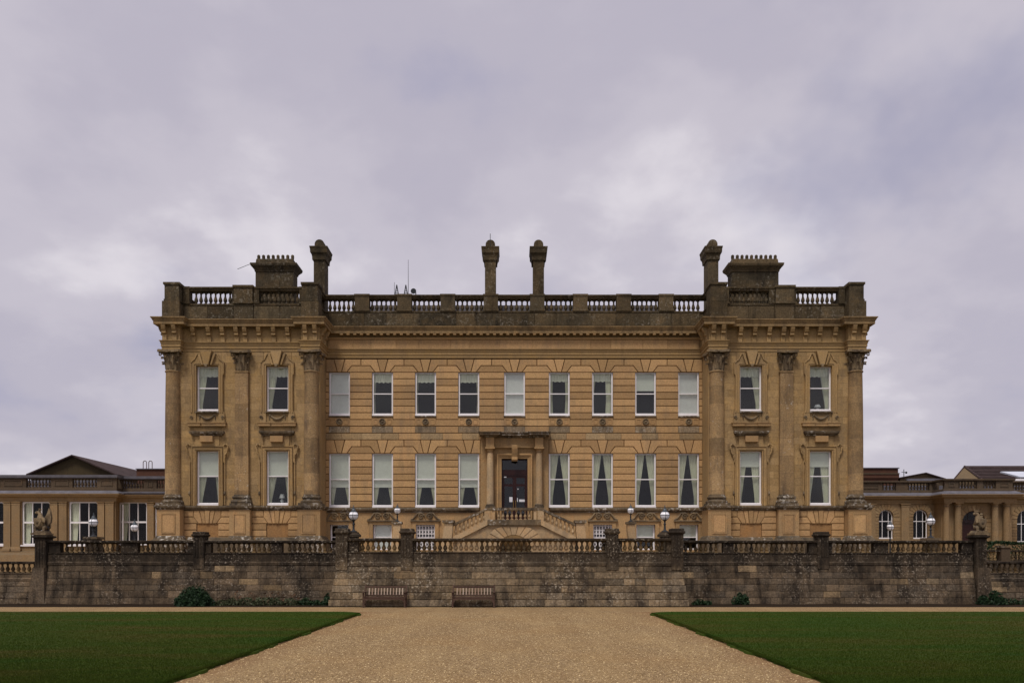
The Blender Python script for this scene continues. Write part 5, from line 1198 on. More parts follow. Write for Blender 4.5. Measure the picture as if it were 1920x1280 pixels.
def beast(x, y, z, face, label_, horned):
    """seated beast, paws on a shield; face = -1 looks left"""
    b = empty('beast_statue', (x, y, z), label_, 'statue'); f = face
    MB().box(x-0.36, x+0.36, y-0.34, y+0.34, z, z+0.09).build('plinth', 'carved', b)
    MB().prism([(x-0.31,z+0.091),(x+0.31,z+0.091),(x+0.25,z+0.20),(x-0.22,z+0.22)], y-0.28, y+0.28, 0.02).build('rock_base', 'carved', b)
    J = [((0,0.05,0.32), 0.17), ((0,0.02,0.50), 0.16), ((f*0.05,-0.03,0.72), 0.155, 0.17), ((f*0.07,-0.03,0.92), 0.10), ((f*0.10,-0.03,1.08), 0.10), ((f*0.22,-0.04,1.09), 0.085), ((f*0.32,-0.04,1.03), 0.05),
         ((-0.16,-0.06,0.34), 0.12), ((-0.22,-0.22,0.40), 0.09), ((-0.20,-0.22,0.22), 0.06), ((-0.22,-0.30,0.19), 0.05),
         ((0.16,-0.06,0.34), 0.12), ((0.22,-0.22,0.40), 0.09), ((0.20,-0.22,0.22), 0.06), ((0.22,-0.30,0.19), 0.05),
         ((-0.15,-0.10,0.74), 0.075), ((-0.20,-0.20,0.58), 0.055), ((-0.14,-0.30,0.66), 0.045),
         ((0.15,-0.10,0.74), 0.075), ((0.20,-0.20,0.58), 0.055), ((0.14,-0.30,0.66), 0.045),
         ((0.1*-f,0.2,0.28), 0.05), ((0.3*-f,0.16,0.34), 0.035), ((0.34*-f,0.1,0.52), 0.03), ((0.27*-f,0.06,0.64), 0.04)]
    E = [(0,1),(1,2),(2,3),(3,4),(4,5),(5,6),(0,7),(7,8),(8,9),(9,10),(0,11),(11,12),(12,13),(13,14),(2,15),(15,16),(16,17),(2,18),(18,19),(19,20),(0,21),(21,22),(22,23),(23,24)]
    J = [((j[0][0], j[0][1], j[0][2]-0.12), *j[1:]) for j in J]
    if horned: J = [((j[0][0]*(0.9), j[0][1], j[0][2]*0.94), *[r_*1.08 for r_ in j[1:]]) for j in J]
    skinned('body', J, E, 'carved', b, 2, (x, y, z+0.12))
    zz = z+0.0; hk = 1.0 if not horned else 0.95
    hx, hz = x+f*0.10, z+1.08*hk
    for s in (-1, 1):
        MB().tube([(hx, y-0.03+s*0.06, hz+0.05), (hx-f*0.03, y-0.03+s*0.08, hz+0.14), (hx-f*0.02, y-0.03+s*0.08, hz+0.20)], [0.035,0.03,0.008], 6).build('ear', 'carved', b, smooth=True)
        MB().sphere((hx+f*0.10, y-0.04+s*0.075, hz+0.04), 0.022, 8, 6).build('eye', 'carved', b, smooth=True)
    if horned:
        MB().lathe(hx-f*0.01, y-0.03, [(0.07,hz+0.06),(0.11,hz+0.08),(0.10,hz+0.11),(0.13,hz+0.19),(0.08,hz+0.14),(0.05,hz+0.16)], 10).build('crown', 'carved', b)
        MB().tube([(hx+f*0.10, y-0.04, hz+0.08), (hx+f*0.16, y-0.04, hz+0.33)], [0.03, 0.006], 6).build('horn', 'carved', b)
    # shield with a boss
    pr = [(-0.17,0.20),(0.17,0.20),(0.19,0.02),(0.12,-0.16),(0.0,-0.27),(-0.12,-0.16),(-0.19,0.02)]
    sh = MB().prism([(x+f*0.02+a, z+0.60*hk+b_) for a, b_ in pr], y-0.38, y-0.32, 0.02).build('shield', 'carved', b)
    MB().lathey(x+f*0.02, z+0.60*hk, [(0.07,y-0.38),(0.05,y-0.41),(0.005,y-0.42)], 12).build('shield_boss', 'ledge', b, smooth=True)
    # wing folded upright behind the shoulder
    if not horned:
        for s in (-1, 1):
            m = MB(); P_ = [(0.02,0.42),(-0.02,0.62),(-f*0.10,0.84),(-f*0.22,1.06),(-f*0.30,1.30),(-f*0.36,1.10),(-f*0.40,0.86),(-f*0.38,0.62),(-f*0.26,0.42)]
            m.prism([(x+a, z+b_) for a, b_ in P_], y+0.10+s*0.06-0.02, y+0.10+s*0.06+0.02, 0.008); w_ = m.build('wing', 'carved', b)
            for k in range(5): MB().tube([(x-f*(0.08+0.05*k), y+0.10+s*0.06-0.025, z+0.48), (x-f*(0.16+0.05*k), y+0.10+s*0.06-0.028, z+0.9+0.04*k)], [0.02, 0.008], 5).build('feather', 'carved', w_)
    else:
        for k in range(5): MB().sphere((x-f*(0.10+0.015*k), y-0.03, z+0.98-0.10*k), 0.07, 8, 6).build('mane_curl', 'carved', b, smooth=True)
    return b
beast(X(79, 38.35), 38.35, 3.162, -1, 'weathered winged beast holding a shield on the left end pier', False)
beast(X(1835, 38.35), 38.35, 3.162, -1, 'weathered crowned horned beast on the right end pier', True)

# ------------------------------------------------------------------ left wing
YLW = 58.0; kx = YLW/1500
def lx(px): return (px-960)*kx
def lz(py): return 2+(1048-py)*kx
lwing = empty('left_wing', (lx(150), YLW, 1.0), 'low honey stone garden wing with tall white mullioned windows, left of the mansion', 'building')
WINS = [(-41, 8), (41, 95), (129, 184)]
XL0, XL1 = lx(-160), lx(217)
opsL = [(lx(a), lx(b), lz(1021), lz(940)) for a, b in WINS]+[(lx(-130), lx(-76), lz(1021), lz(940))]
wall_open(XL0, XL1, 1.0, lz(931), opsL, YLW, YLW+0.4).build('wall', 'wing', lwing)
YL2 = 58.9; k2 = YL2/1500
def lx2(px): return (px-960)*k2
def lz2(py): return 2+(1048-py)*k2
ops2 = [(lx2(223), lx2(275.5), lz2(1019), lz2(940.5)), (lx2(290), lx2(340), lz2(1019), lz2(940.5))]
wall_open(lx2(215), lx2(345), 1.0, lz(931), ops2, YL2, YL2+0.4).build('wall', 'wing', lwing)
def mull_window(xa, xb, za, zb, y, parent, yo=0.14, cur=True):
    m = MB(); f = 0.09
    m.box(xa+.003, xa+f, y+yo-.05, y+yo+.05, za, zb-.003); m.box(xb-f, xb-.003, y+yo-.05, y+yo+.05, za, zb-.003); m.box(xa+f, xb-f, y+yo-.05, y+yo+.05, zb-f, zb-.003); m.box(xa+f, xb-f, y+yo-.06, y+yo+.05, za+.003, za+0.10)
    zt = lerp(za, zb, 0.52); m.box(xa+f, xb-f, y+yo-.06, y+yo+.06, zt-0.065, zt+0.065)
    for q in (0.345, 0.66): xx = lerp(xa, xb, q); m.box(xx-0.024, xx+0.024, y+yo-.045, y+yo+.045, za+0.10, zt-0.076); m.box(xx-0.024, xx+0.024, y+yo-.045, y+yo+.045, zt+0.076, zb-f)
    # rounded upper corners
    for s, xx in ((1, xa+f), (-1, xb-f)): m.prism([(xx, zb-f), (xx+s*0.16, zb-f), (xx+s*0.05, zb-f-0.05), (xx, zb-f-0.16)], y+yo-.03, y+yo+.03)
    w = m.build('window', 'white', parent)
    qs = (0.0, 0.345, 0.66, 1.0)
    for i in range(3):
        for a, b in ((za+0.1, zt-0.075), (zt+0.075, zb-f)): MB().box(max(xa+f, lerp(xa,xb,qs[i])+0.035), min(xb-f, lerp(xa,xb,qs[i+1])-0.035), y+yo, y+yo+0.006, a, b).build('glass_pane', 'wglass', w)
    if cur:
        nx, nz = 20, 10; vs = []; fs = []
        for j in range(nz+1):
            z = lerp(zb-.05, za+.02, j/nz); wdt = (xb-xa)*(0.27-0.10*(j/nz))
            for i in range(nx+1): vs.append((xa+f+wdt*i/nx, y+yo+0.16+0.03*math.sin(i*1.2), z))
        for j in range(nz):
            for i in range(nx): a = j*(nx+1)+i; fs.append((a, a+1, a+nx+2, a+nx+1))
        MB().add(vs, fs).build('curtain', 'curtain', w, smooth=True)
    MB().box(xa-0.05, xb+0.05, y-0.10, y+yo-0.061, za-0.10, za-0.001).build('window_sill', 'white', w)
    return w
for a, b, c, d in opsL: mull_window(a, b, c, d, YLW, lwing)
for a, b, c, d in ops2: mull_window(a, b, c, d, YL2, lwing)
def wpil(x0, x1, z0, z1, y, parent, mat='wing'):
    p = MB().box(x0, x1, y-0.14, y-0.001, z0+0.35, z1-0.22).build('pilaster', mat, parent)
    MB().sweep([(x0, y-0.001), (x0, y-0.14), (x1, y-0.14), (x1, y-0.001)], [(-0.1,z1-0.218),(0.02,z1-0.218),(0.02,z1-0.16),(0.0,z1-0.15),(0.0,z1-0.10),(0.06,z1-0.05),(0.06,z1-0.002),(-0.1,z1-0.002)]).build('capital', mat, p)
    MB().sweep([(x0, y-0.001), (x0, y-0.14), (x1, y-0.14), (x1, y-0.001)], [(-0.1,z0),(0.08,z0),(0.08,z0+0.15),(0.04,z0+0.25),(0.02,z0+0.348),(-0.1,z0+0.348)]).build('base', mat, p)
for a, b in ((-75,-61), (-59,-44), (8.5,21.5), (23.5,39), (95.5,109.5), (112,126.5), (184.5,197), (199,214.5)): wpil(lx(a), lx(b), lz(1033), lz(940), YLW, lwing)
wpil(lx2(277), lx2(289.5), lz2(1033), lz2(940.5), YL2, lwing)
def wing_top(plan_, zb, k_, parent, base=True):
    d = k_
    MB().sweep(plan_, [(-0.3,zb),(0.06,zb),(0.06,zb+0.11),(0.09,zb+0.12),(0.09,zb+0.26),(0.15,zb+0.30),(0.32,zb+0.34),(0.36,zb+0.42),(0.44,zb+0.50),(0.44,zb+0.54),(-0.3,zb+0.54)]).build('entablature', 'wing', parent)
    MB().sweep(plan_, [(-0.28,zb+0.542),(0.40,zb+0.542),(0.38,zb+0.60),(0.05,zb+0.78),(-0.28,zb+0.80)]).build('lead_flashing', 'lead', parent)
pl = [(XL0, YLW), (lx(217), YLW), (lx(217), YL2), (lx2(345), YL2)]
wing_top(pl, lz(939.5), kx, lwing)
MB().sweep([(XL0, YLW), (lx(217), YLW), (lx(217), YL2), (lx2(345), YL2)], [(0.002,1.0),(0.3,1.0),(0.3,lz(1040)),(0.2,lz(1036)),(0.2,lz(1034)),(0.16,lz(1033)),(0.002,lz(1033))]).build('base_course', 'wing', lwing)
# parapet: panels and baluster bays
zpb = lz(939.5)+0.805; zpt = lz(896)
par2 = MB().sweep([(XL0, YLW+0.1), (lx(217), YLW+0.1), (lx(217), YL2+0.1), (lx2(345), YL2+0.1)], [(-0.2,zpb-0.02),(0.03,zpb-0.02),(0.03,zpb+0.18),(0.0,zpb+0.2),(-0.2,zpb+0.2)]).build('parapet', 'wing_par', lwing)
MB().sweep([(XL0, YLW+0.1), (lx(217), YLW+0.1), (lx(217), YL2+0.1), (lx2(345), YL2+0.1)], [(-0.25,zpt),(0.05,zpt),(0.12,zpt+0.06),(0.14,zpt+0.24),(-0.25,zpt+0.24)]).build('parapet_rail', 'lead', lwing)
bw = baluster_mesh('baluster', 'wing_par', zpt-zpb-0.2, 0.10, 8)
def pbay(a, b, y, parent, zb=None, zt=None, me=None, n=7):
    for k in range(n): inst('baluster', me or bw, (lerp(a, b, (k+0.5)/n), y+0.18, (zb or zpb+0.2)), parent)
def ppanel(a, b, y, parent, zb=None, zt=None):
    zb = zb or zpb+0.2; zt = zt or zpt
    p = MB().box(a, b, y+0.03, y+0.28, zb, zt).build('parapet_panel', 'wing_par', parent)
    m = MB(); t_ = 0.06; x0, x1, z0, z1 = a+0.28, b-0.28, zb+0.12, zt-0.12
    if x1-x0 > 0.3:
        for q in ((x0, x1, z0, z0+t_), (x0, x1, z1-t_, z1), (x0, x0+t_, z0+t_, z1-t_), (x1-t_, x1, z0+t_, z1-t_)): m.box(q[0], q[1], y+0.0, y+0.029, q[2], q[3])
        m.build('panel_moulding', 'wing_par', p)
for a, b in ((-2,47), (93,134), (180,217)): ppanel(lx(a), lx(b), YLW+0.1, lwing)
ppanel(lx(-100), lx(-44), YLW+0.1, lwing)
for a, b in ((-43,-3), (48,92), (135,179)): pbay(lx(a), lx(b), YLW+0.1, par2)
for a, b in ((218,228), (268,292)): ppanel(lx2(a), lx2(b), YL2+0.1, lwing)
pbay(lx2(229), lx2(267), YL2+0.1, par2); pbay(lx2(293), lx2(330), YL2+0.1, par2)
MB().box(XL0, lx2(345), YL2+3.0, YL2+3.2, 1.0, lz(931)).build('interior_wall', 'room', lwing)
MB().box(XL0, lx2(345), YLW+0.4, YL2+12, lz(931)+0.3, lz(931)+0.4).build('roof_deck', 'lead', lwing)
MB().box(XL0, XL0+0.3, YLW+0.41, YL2+11, 1.0, lz(931)).build('end_wall', 'wing', lwing)
MB().box(lx(217)-0.5, lx(217)-0.2, YLW+0.41, YL2+0.0, 1.0, lz(931)).build('end_wall', 'wing', lwing)
MB().tube([(lx(216.5)+0.25, YLW+0.6, 1.2), (lx(216.5)+0.25, YLW+0.6, lz(944))], 0.06, 8).build('downpipe', 'white', lwing)
# small white lights seen inside
for px, py in ((143.5, 973), (149, 973.5), (152.5, 973.5), (238, 964), (243, 968.5), (246, 968.5)):
    pass
MB().box(XL0+0.5, lx(217)-0.6, YLW+2.0, YL2+11, lz(931)+0.41, zpt+0.05).build('low_lead_roof', 'lead', lwing)  # low lead roof, added to block the sky seen between the parapet balusters
# gabled hall behind
YG = 68.0; kg = YG/1500
gx = lambda p: (p-960)*kg; gz = lambda p: 2+(1048-p)*kg
hall = empty('gabled_hall', (gx(139), YG, 1.0), 'dark gabled hall rising behind the left wing parapet', 'building')
MB().prism([(gx(58), 1.0), (gx(218), 1.0), (gx(218), gz(890)), (gx(139), gz(856)), (gx(58), gz(890))], YG, YG+22).build('wall', 'gable', hall)
for s in (-1, 1):
    e = gx(54) if s < 0 else gx(222)
    MB().prism([(e, gz(891.5)), (gx(139), gz(855.3)), (gx(139), gz(853)), (e, gz(889))], YG-0.4, YG+22.2).build('roof_slope', 'tile', hall)
yb2 = 63.0; kb = yb2/1500
bh_ = empty('brick_roof_block', ((270-960)*kb, yb2, 5), 'low brown brick block with two hoop rails behind the left wing', 'building')
MB().box((256-960)*kb, (330-960)*kb, yb2, yb2+4, 5, 2+(1048-879.5)*kb).build('wall', 'brick', bh_)
MB().box((255-960)*kb, (331-960)*kb, yb2-0.1, yb2+4.1, 2+(1048-879.4)*kb, 2+(1048-878)*kb).build('coping', 'lead', bh_)
for a, b in ((266.3, 272.6), (276.8, 283.2)):
    xa, xb = (a-960)*kb, (b-960)*kb; zt = 2+(1048-863)*kb; z0_ = 2+(1048-878)*kb; r_ = (xb-xa)/2
    MB().tube([(xa, yb2+0.2, z0_-0.3), (xa, yb2+0.2, zt-r_)]+[((xa+xb)/2-r_*math.cos(q), yb2+0.2, zt-r_+r_*math.sin(q)) for q in [PI*i/8 for i in range(1, 8)]]+[(xb, yb2+0.2, zt-r_), (xb, yb2+0.2, z0_-0.3)], 0.03, 6).build('hoop_rail', 'brick', bh_)

# ------------------------------------------------------------------ right wing
YR = 57.0; kr = YR/1500
rx = lambda p: (p-960)*kr; rz_ = lambda p: 2+(1048-p)*kr
YR2 = 56.0; kr2 = YR2/1500
rx2 = lambda p: (p-960)*kr2; rz2 = lambda p: 2+(1048-p)*kr2
rwing = empty('right_wing', (rx(1760), YR, 1.0), 'low stone garden wing with arched windows and paired columns, right of the mansion', 'building')
def arch_wall(x0, x1, z0, z1, arches, y0, y1, parent, mat='wing'):
    """wall with round-headed openings (cx, half width, z bottom, z spring)"""
    ops_ = [(c-h, c+h, zb, zs+h) for c, h, zb, zs in arches]
    w = wall_open(x0, x1, z0, z1, ops_, y0, y1)
    for c, h, zb, zs in arches:                                   # fill the square corners round each arch
        for s in (-1, 1):
            pts = [(c+s*h, zs+h)]+[(c+s*h*math.cos(q), zs+h*math.sin(q)) for q in [PI/2-PI/2*i/8 for i in range(9)]]
            w.prism(pts, y0+0.001, y1-0.001)
    return w.build('wall', mat, parent)
A1 = (rx(1661.5), (1675-1648)/2*kr, rz_(1009.5), rz_(968.5)); A2 = (rx(1726), (1740-1712.5)/2*kr, rz_(1009.5), rz_(968.5))
A3 = (rx2(1826), 22*kr2, rz2(1040), rz2(979)); A4 = (rx(1925), 18*kr, rz_(1016), rz_(973))
zE = rz_(944)
arch_wall(rx(1560), rx(1770), 1.0, zE, [A1, A2], YR, YR+0.4, rwing)
arch_wall(rx2(1765), rx2(1897), 1.0, zE, [A3], YR2+0.0, YR2+0.4, rwing)
arch_wall(rx(1890), rx(2070), 1.0, zE, [A4, (rx(2010), 18*kr, rz_(1016), rz_(973))], YR, YR+0.4, rwing)
def arch_window(c, h, zb, zs, y, parent, bars=True, mat='white', n=2):
    m = MB(); t_ = 0.07; yy = y+0.16
    pts = [(c-h+t_/2, yy, zb+0.05), (c-h+t_/2, yy, zs)]+[(c-(h-t_/2)*math.cos(q), yy, zs+(h-t_/2)*math.sin(q)) for q in [PI*i/14 for i in range(1, 14)]]+[(c+h-t_/2, yy, zs), (c+h-t_/2, yy, zb+0.05)]
    m.tube(pts, 0.034, 6); m.box(c-h, c+h, yy-0.06, yy+0.05, zb, zb+0.09)
    zt = lerp(zb, zs, 0.80)
    m.box(c-h+0.04, c+h-0.04, yy-0.03, yy+0.03, zt-0.024, zt+0.024)
    for q in (-0.42, 0.42): m.box(c+q*h*1.0-0.016, c+q*h*1.0+0.016, yy-0.025, yy+0.025, zb+0.09, zs+h*math.sqrt(1-q*q)-0.03)
    w = m.build('window', mat, parent)
    gp = [(c-h+0.05, zb+0.09), (c-h+0.05, zs)]+[(c-(h-0.05)*math.cos(q), zs+(h-0.05)*math.sin(q)) for q in [PI*i/12 for i in range(1, 12)]]+[(c+h-0.05, zs), (c+h-0.05, zb+0.09)]
    MB().prism(gp, yy, yy+0.006).build('glass_pane', 'wglass', w)
    return w
for A in (A1, A2, A4, (rx(2010), 18*kr, rz_(1016), rz_(973))): arch_window(*A, YR, rwing)
c, h, zb, zs = A3
dd = MB().box(c-h, c+h, YR2+0.22, YR2+0.28, 1.0, rz2(977)).build('door', 'doorwood', rwing)
arch_window(c, h, rz2(977), zs, YR2, rwing, mat='doorwood')
for s in (-1, 1): MB().block(c+s*h*0.5-h*0.36, c+s*h*0.5+h*0.36, rz2(1030), rz2(985), YR2+0.20, YR2+0.22, 0.01).build('door_panel', 'doorwood', dd)
# arch mouldings with voussoir ring
for A, yy in ((A1, YR), (A2, YR), (A3, YR2), (A4, YR)):
    c, h, zb, zs = A; n = 11
    for k in range(n):
        a0, a1 = PI*k/n+0.015, PI*(k+1)/n-0.015; ro = h+0.42
        MB().prism([(c+h*math.cos(a0), zs+h*math.sin(a0)), (c+ro*math.cos(a0), zs+ro*math.sin(a0)), (c+ro*math.cos(a1), zs+ro*math.sin(a1)), (c+h*math.cos(a1), zs+h*math.sin(a1))], yy-0.03, yy-0.0005, 0.012).build('arch_stone', 'wing', rwing)
    # narrow rusticated courses beside it
    for s in (-1, 1):
        z_ = 1.4
        while z_+0.2 < zs: MB().block(*sorted((c+s*(h+0.01), c+s*(h+0.75))), z_+0.012, z_+0.2, yy-0.028, yy-0.0005, 0.012).build('course_stone', 'wing', rwing); z_ += 0.205
for a, b in ((1600,1640), (1688.5,1703), (1753,1763)): wpil(rx(a), rx(b), 1.6, zE, YR, rwing)
for px, wd in ((1770.5, 5.6), (1792, 6.2), (1861.5, 6.2), (1883, 6.2)):
    x = rx2(px); r_ = wd*kr2; cy = YR2-0.25
    cl_ = MB().lathe(x, cy, [(r_,1.6),(r_*1.0,3.2),(r_*0.88,zE-0.30)], 18).build('column', 'wing', rwing, smooth=True)
    m = MB(); m.lathe(x, cy, [(r_*0.88,zE-0.30),(r_*1.05,zE-0.28),(r_*0.9,zE-0.24),(r_*0.9,zE-0.18),(r_*1.15,zE-0.09)], 18); m.box(x-r_*1.2, x+r_*1.2, cy-r_*1.2, cy+r_*1.2, zE-0.09, zE-0.002); m.build('capital', 'wing', cl_, smooth=True)
    m = MB(); m.box(x-r_*1.4, x+r_*1.4, cy-r_*1.4, cy+r_*1.3, 1.0, 1.4); m.lathe(x, cy, [(r_*1.35,1.4),(r_*1.4,1.46),(r_*1.1,1.52),(r_*1.0,1.6)], 18); m.build('base', 'wing', cl_, smooth=True)
rp = [(rx(1560), YR), (rx2(1764), YR), (rx2(1764), YR2-0.5), (rx2(1894), YR2-0.5), (rx2(1894), YR), (rx(2080), YR)]
wing_top(rp, zE, kr, rwing)
zpb2 = zE+0.805; zpt2 = rz_(904.5)
rpp = [(x_, y_+0.12) for x_, y_ in rp]
rpar = MB().sweep(rpp, [(-0.2,zpb2-0.02),(0.03,zpb2-0.02),(0.03,zpb2+0.12),(0.0,zpb2+0.14),(-0.2,zpb2+0.14)]).build('parapet', 'wing_par', rwing)
MB().sweep(rpp, [(-0.25,zpt2),(0.05,zpt2),(0.09,zpt2+0.05),(0.09,zpt2+0.14),(-0.25,zpt2+0.14)]).build('parapet_rail', 'wing_par', rwing)
bw2 = baluster_mesh('baluster', 'wing_par', zpt2-zpb2-0.14, 0.09, 8)
for a, b, ty in ((1600,1656,'p'), (1656,1682,'b'), (1682,1704,'p'), (1704,1745,'b'), (1745,1763,'p')):
    if ty == 'p': ppanel(rx(a), rx(b), YR+0.12, rwing, zpb2+0.14, zpt2)
    else: pbay(rx(a), rx(b), YR+0.12, rpar, zpb2+0.14, me=bw2, n=max(4, int((b-a)/5.5)))
for a, b, ty in ((1766,1792,'p'), (1792,1827,'b'), (1827,1838,'p'), (1838,1862,'b'), (1862,1893,'p')):
    if ty == 'p': ppanel(rx2(a), rx2(b), YR2-0.38, rwing, zpb2+0.14, zpt2)
    else: pbay(rx2(a), rx2(b), YR2-0.38, rpar, zpb2+0.14, me=bw2, n=max(4, int((b-a)/5.5)))
pbay(rx(1897), rx(1940), YR+0.12, rpar, zpb2+0.14, me=bw2, n=8); ppanel(rx(1942), rx(1990), YR+0.12, rwing, zpb2+0.14, zpt2)
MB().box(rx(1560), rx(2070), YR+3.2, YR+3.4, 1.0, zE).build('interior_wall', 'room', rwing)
MB().box(rx(1560), rx(2070), YR+0.41, YR+12, zE+0.3, zE+0.4).build('roof_deck', 'lead', rwing)
MB().box(rx(2070)-0.3, rx(2070), YR+0.41, YR+11, 1.0, zE).build('end_wall', 'wing', rwing)
for xx in (rx2(1766), rx2(1894)-0.2): MB().box(xx, xx+0.2, YR2-0.1, YR+0.0, 1.0, zE).build('projection_cheek', 'wing', rwing)
MB().box(rx(1560), rx(2060), YR+2.0, YR+11, zE+0.41, zpt2-0.02).build('flat_roof', 'lead', rwing)
# buildings behind the right wing
Y1 = 64.0; k1 = Y1/1500; ax = lambda p: (p-960)*k1; az = lambda p: 2+(1048-p)*k1
bb = empty('brick_outbuilding', (ax(1650), Y1, 4), 'flat topped brown brick building just right of the right pavilion', 'building')
MB().box(ax(1590), ax(1684), Y1, Y1+8, 4, az(896)).build('wall', 'brick', bb)
MB().box(ax(1590), ax(1685), Y1-0.1, Y1+8.1, az(895.9), az(889)).build('brick_band', 'brick', bb)
MB().box(ax(1590), ax(1685), Y1-0.15, Y1+8.1, az(888.9), az(886.5)).build('ledge', 'wing_par', bb)
MB().box(ax(1590), ax(1684), Y1, Y1+8, az(886.4), az(878)).build('upper_wall', 'brick', bb)
MB().box(ax(1590), ax(1685.5), Y1-0.1, Y1+8.2, az(877.9), az(876.3)).build('coping', 'lead', bb)
Y2 = 66.0; k3 = Y2/1500; cxx = lambda p: (p-960)*k3; czz = lambda p: 2+(1048-p)*k3
sg = empty('small_gabled_building', (cxx(1730), Y2, 4), 'small building with a shallow brown gable behind the right wing', 'building')
MB().prism([(cxx(1688),4),(cxx(1768),4),(cxx(1768),czz(897)),(cxx(1733),czz(888)),(cxx(1688),czz(896.5))], Y2, Y2+12).build('wall', 'gable2', sg)
MB().prism([(cxx(1684),czz(896.5)),(cxx(1733),czz(887.5)),(cxx(1733),czz(885.8)),(cxx(1684),czz(895))], Y2-0.3, Y2+12).build('roof_slope', 'tile', sg)
MB().prism([(cxx(1770),czz(899)),(cxx(1733),czz(887.5)),(cxx(1733),czz(885.8)),(cxx(1770),czz(897))], Y2-0.3, Y2+12).build('roof_slope', 'tile', sg)
m = MB(); m.add([(cxx(1727),Y2-0.9,czz(903)),(cxx(1755),Y2-0.9,czz(903)),(cxx(1750),Y2-0.35,czz(897.5)),(cxx(1724),Y2-0.35,czz(897.5))], [(0,1,2,3)]); m.add([(a,b,c-0.08) for a,b,c in m.v[:4]], [(3,2,1,0)]); m.f += [(0,1,5,4),(1,2,6,5),(2,3,7,6),(3,0,4,7)]; m.build('skylight', 'skylight', sg)
MB().box(cxx(1688), cxx(1800), Y2-1.2, Y2-0.95, czz(905), czz(899.5)).build('gutter', 'lead', sg)
wv = empty('weather_vane', (cxx(1692.5), Y2-0.2, czz(897)), 'thin weather vane standing over the small gable right of the pavilion', 'weather vane')
MB().tube([(cxx(1692.5),Y2-0.2,czz(897)),(cxx(1692.5),Y2-0.2,czz(880))], 0.03, 6).build('rod', 'iron', wv)
MB().tube([(cxx(1688),Y2-0.2,czz(885)),(cxx(1697.5),Y2-0.2,czz(886))], [0.02,0.03], 6).build('arrow', 'iron', wv)
MB().sphere((cxx(1697),Y2-0.2,czz(886)), 0.09, 8, 6).build('tail', 'iron', wv)
Y3 = 67.0; k4 = Y3/1500; dx_ = lambda p: (p-960)*k4; dz_ = lambda p: 2+(1048-p)*k4
tb_ = empty('tiled_roof_building', (dx_(1880), Y3, 4), 'building with a long dark tiled roof and glass skylight at the far right', 'building')
m = MB(); ga = (dx_(1791), dz_(897.5)); zr = dz_(875)
# hipped end: pale gable face, long slope falling towards us
A_ = (dx_(1791), Y3+0.2, dz_(898)); B_ = ((1841-960)*(Y3-3)/1500, Y3-3, 2+148*(Y3-3)/1500); C_ = ((1808-960)*(Y3+2.5)/1500, Y3+2.5, 2+173*(Y3+2.5)/1500)
D_ = (dx_(2100), Y3-3, B_[2]); E_ = (dx_(2100), Y3+2.5, C_[2])
m.add([A_, B_, C_, (A_[0], A_[1], 4), (B_[0], B_[1], 4)], [(0,1,2), (0,3,4,1)]); m.build('gable_wall', 'gable2', tb_)
MB().add([B_, D_, E_, C_, (D_[0],D_[1],4), (B_[0],B_[1],4), (A_[0]*1.14,Y3+8,A_[2]-0.2), (D_[0],Y3+8,D_[2])], [(0,1,2,3),(3,2,7,6)]).build('roof_slope', 'tile', tb_)
for k in range(9):                                                # tile courses
    q0 = k/9; q1 = (k+0.96)/9; f0 = [lerp(B_[i], C_[i], q0) for i in range(3)]; f1 = [lerp(B_[i], C_[i], q1) for i in range(3)]; g0 = [lerp(D_[i], E_[i], q0) for i in range(3)]; g1 = [lerp(D_[i], E_[i], q1) for i in range(3)]
    n_ = 0.05
    MB().add([(f0[0],f0[1]-n_,f0[2]+n_),(g0[0],g0[1]-n_,g0[2]+n_),(g1[0],g1[1]-0.01,g1[2]+0.01),(f1[0],f1[1]-0.01,f1[2]+0.01),(f0[0],f0[1],f0[2]),(g0[0],g0[1],g0[2])], [(0,1,2,3),(0,4,5,1)]).build('tile_course', 'tile', tb_)
MB().tube([A_, C_], 0.07, 6).build('verge', 'tile', tb_); MB().tube([(B_[0], B_[1]-0.05, B_[2]+0.05), (C_[0], C_[1]-0.05, C_[2]+0.05)], 0.09, 6).build('hip', 'tile', tb_)
MB().tube([C_, E_], 0.11, 6).build('ridge', 'tile', tb_)
MB().box(B_[0]-0.3, D_[0], Y3-3.3, Y3-3.02, B_[2]-0.12, B_[2]+0.10).build('gutter', 'white', tb_)
MB().box(B_[0], D_[0], Y3-2.9, Y3+7, 4, B_[2]-0.03).build('wall', 'gable2', tb_)
P1 = lambda qx, q: (qx, lerp(B_[1], C_[1], q)-0.14, lerp(B_[2], C_[2], q)+0.14)
sk_ = [P1(dx_(1905)-1.2, 0.10), P1(dx_(1990), 0.10), P1(dx_(1990), 0.50), P1(dx_(1893)-1.0, 0.50)]
MB().add(sk_+[(a, b+0.1, c-0.1) for a, b, c in sk_], [(0,1,2,3),(7,6,5,4),(0,4,5,1),(1,5,6,2),(2,6,7,3),(3,7,4,0)]).build('skylight', 'skylight', tb_)

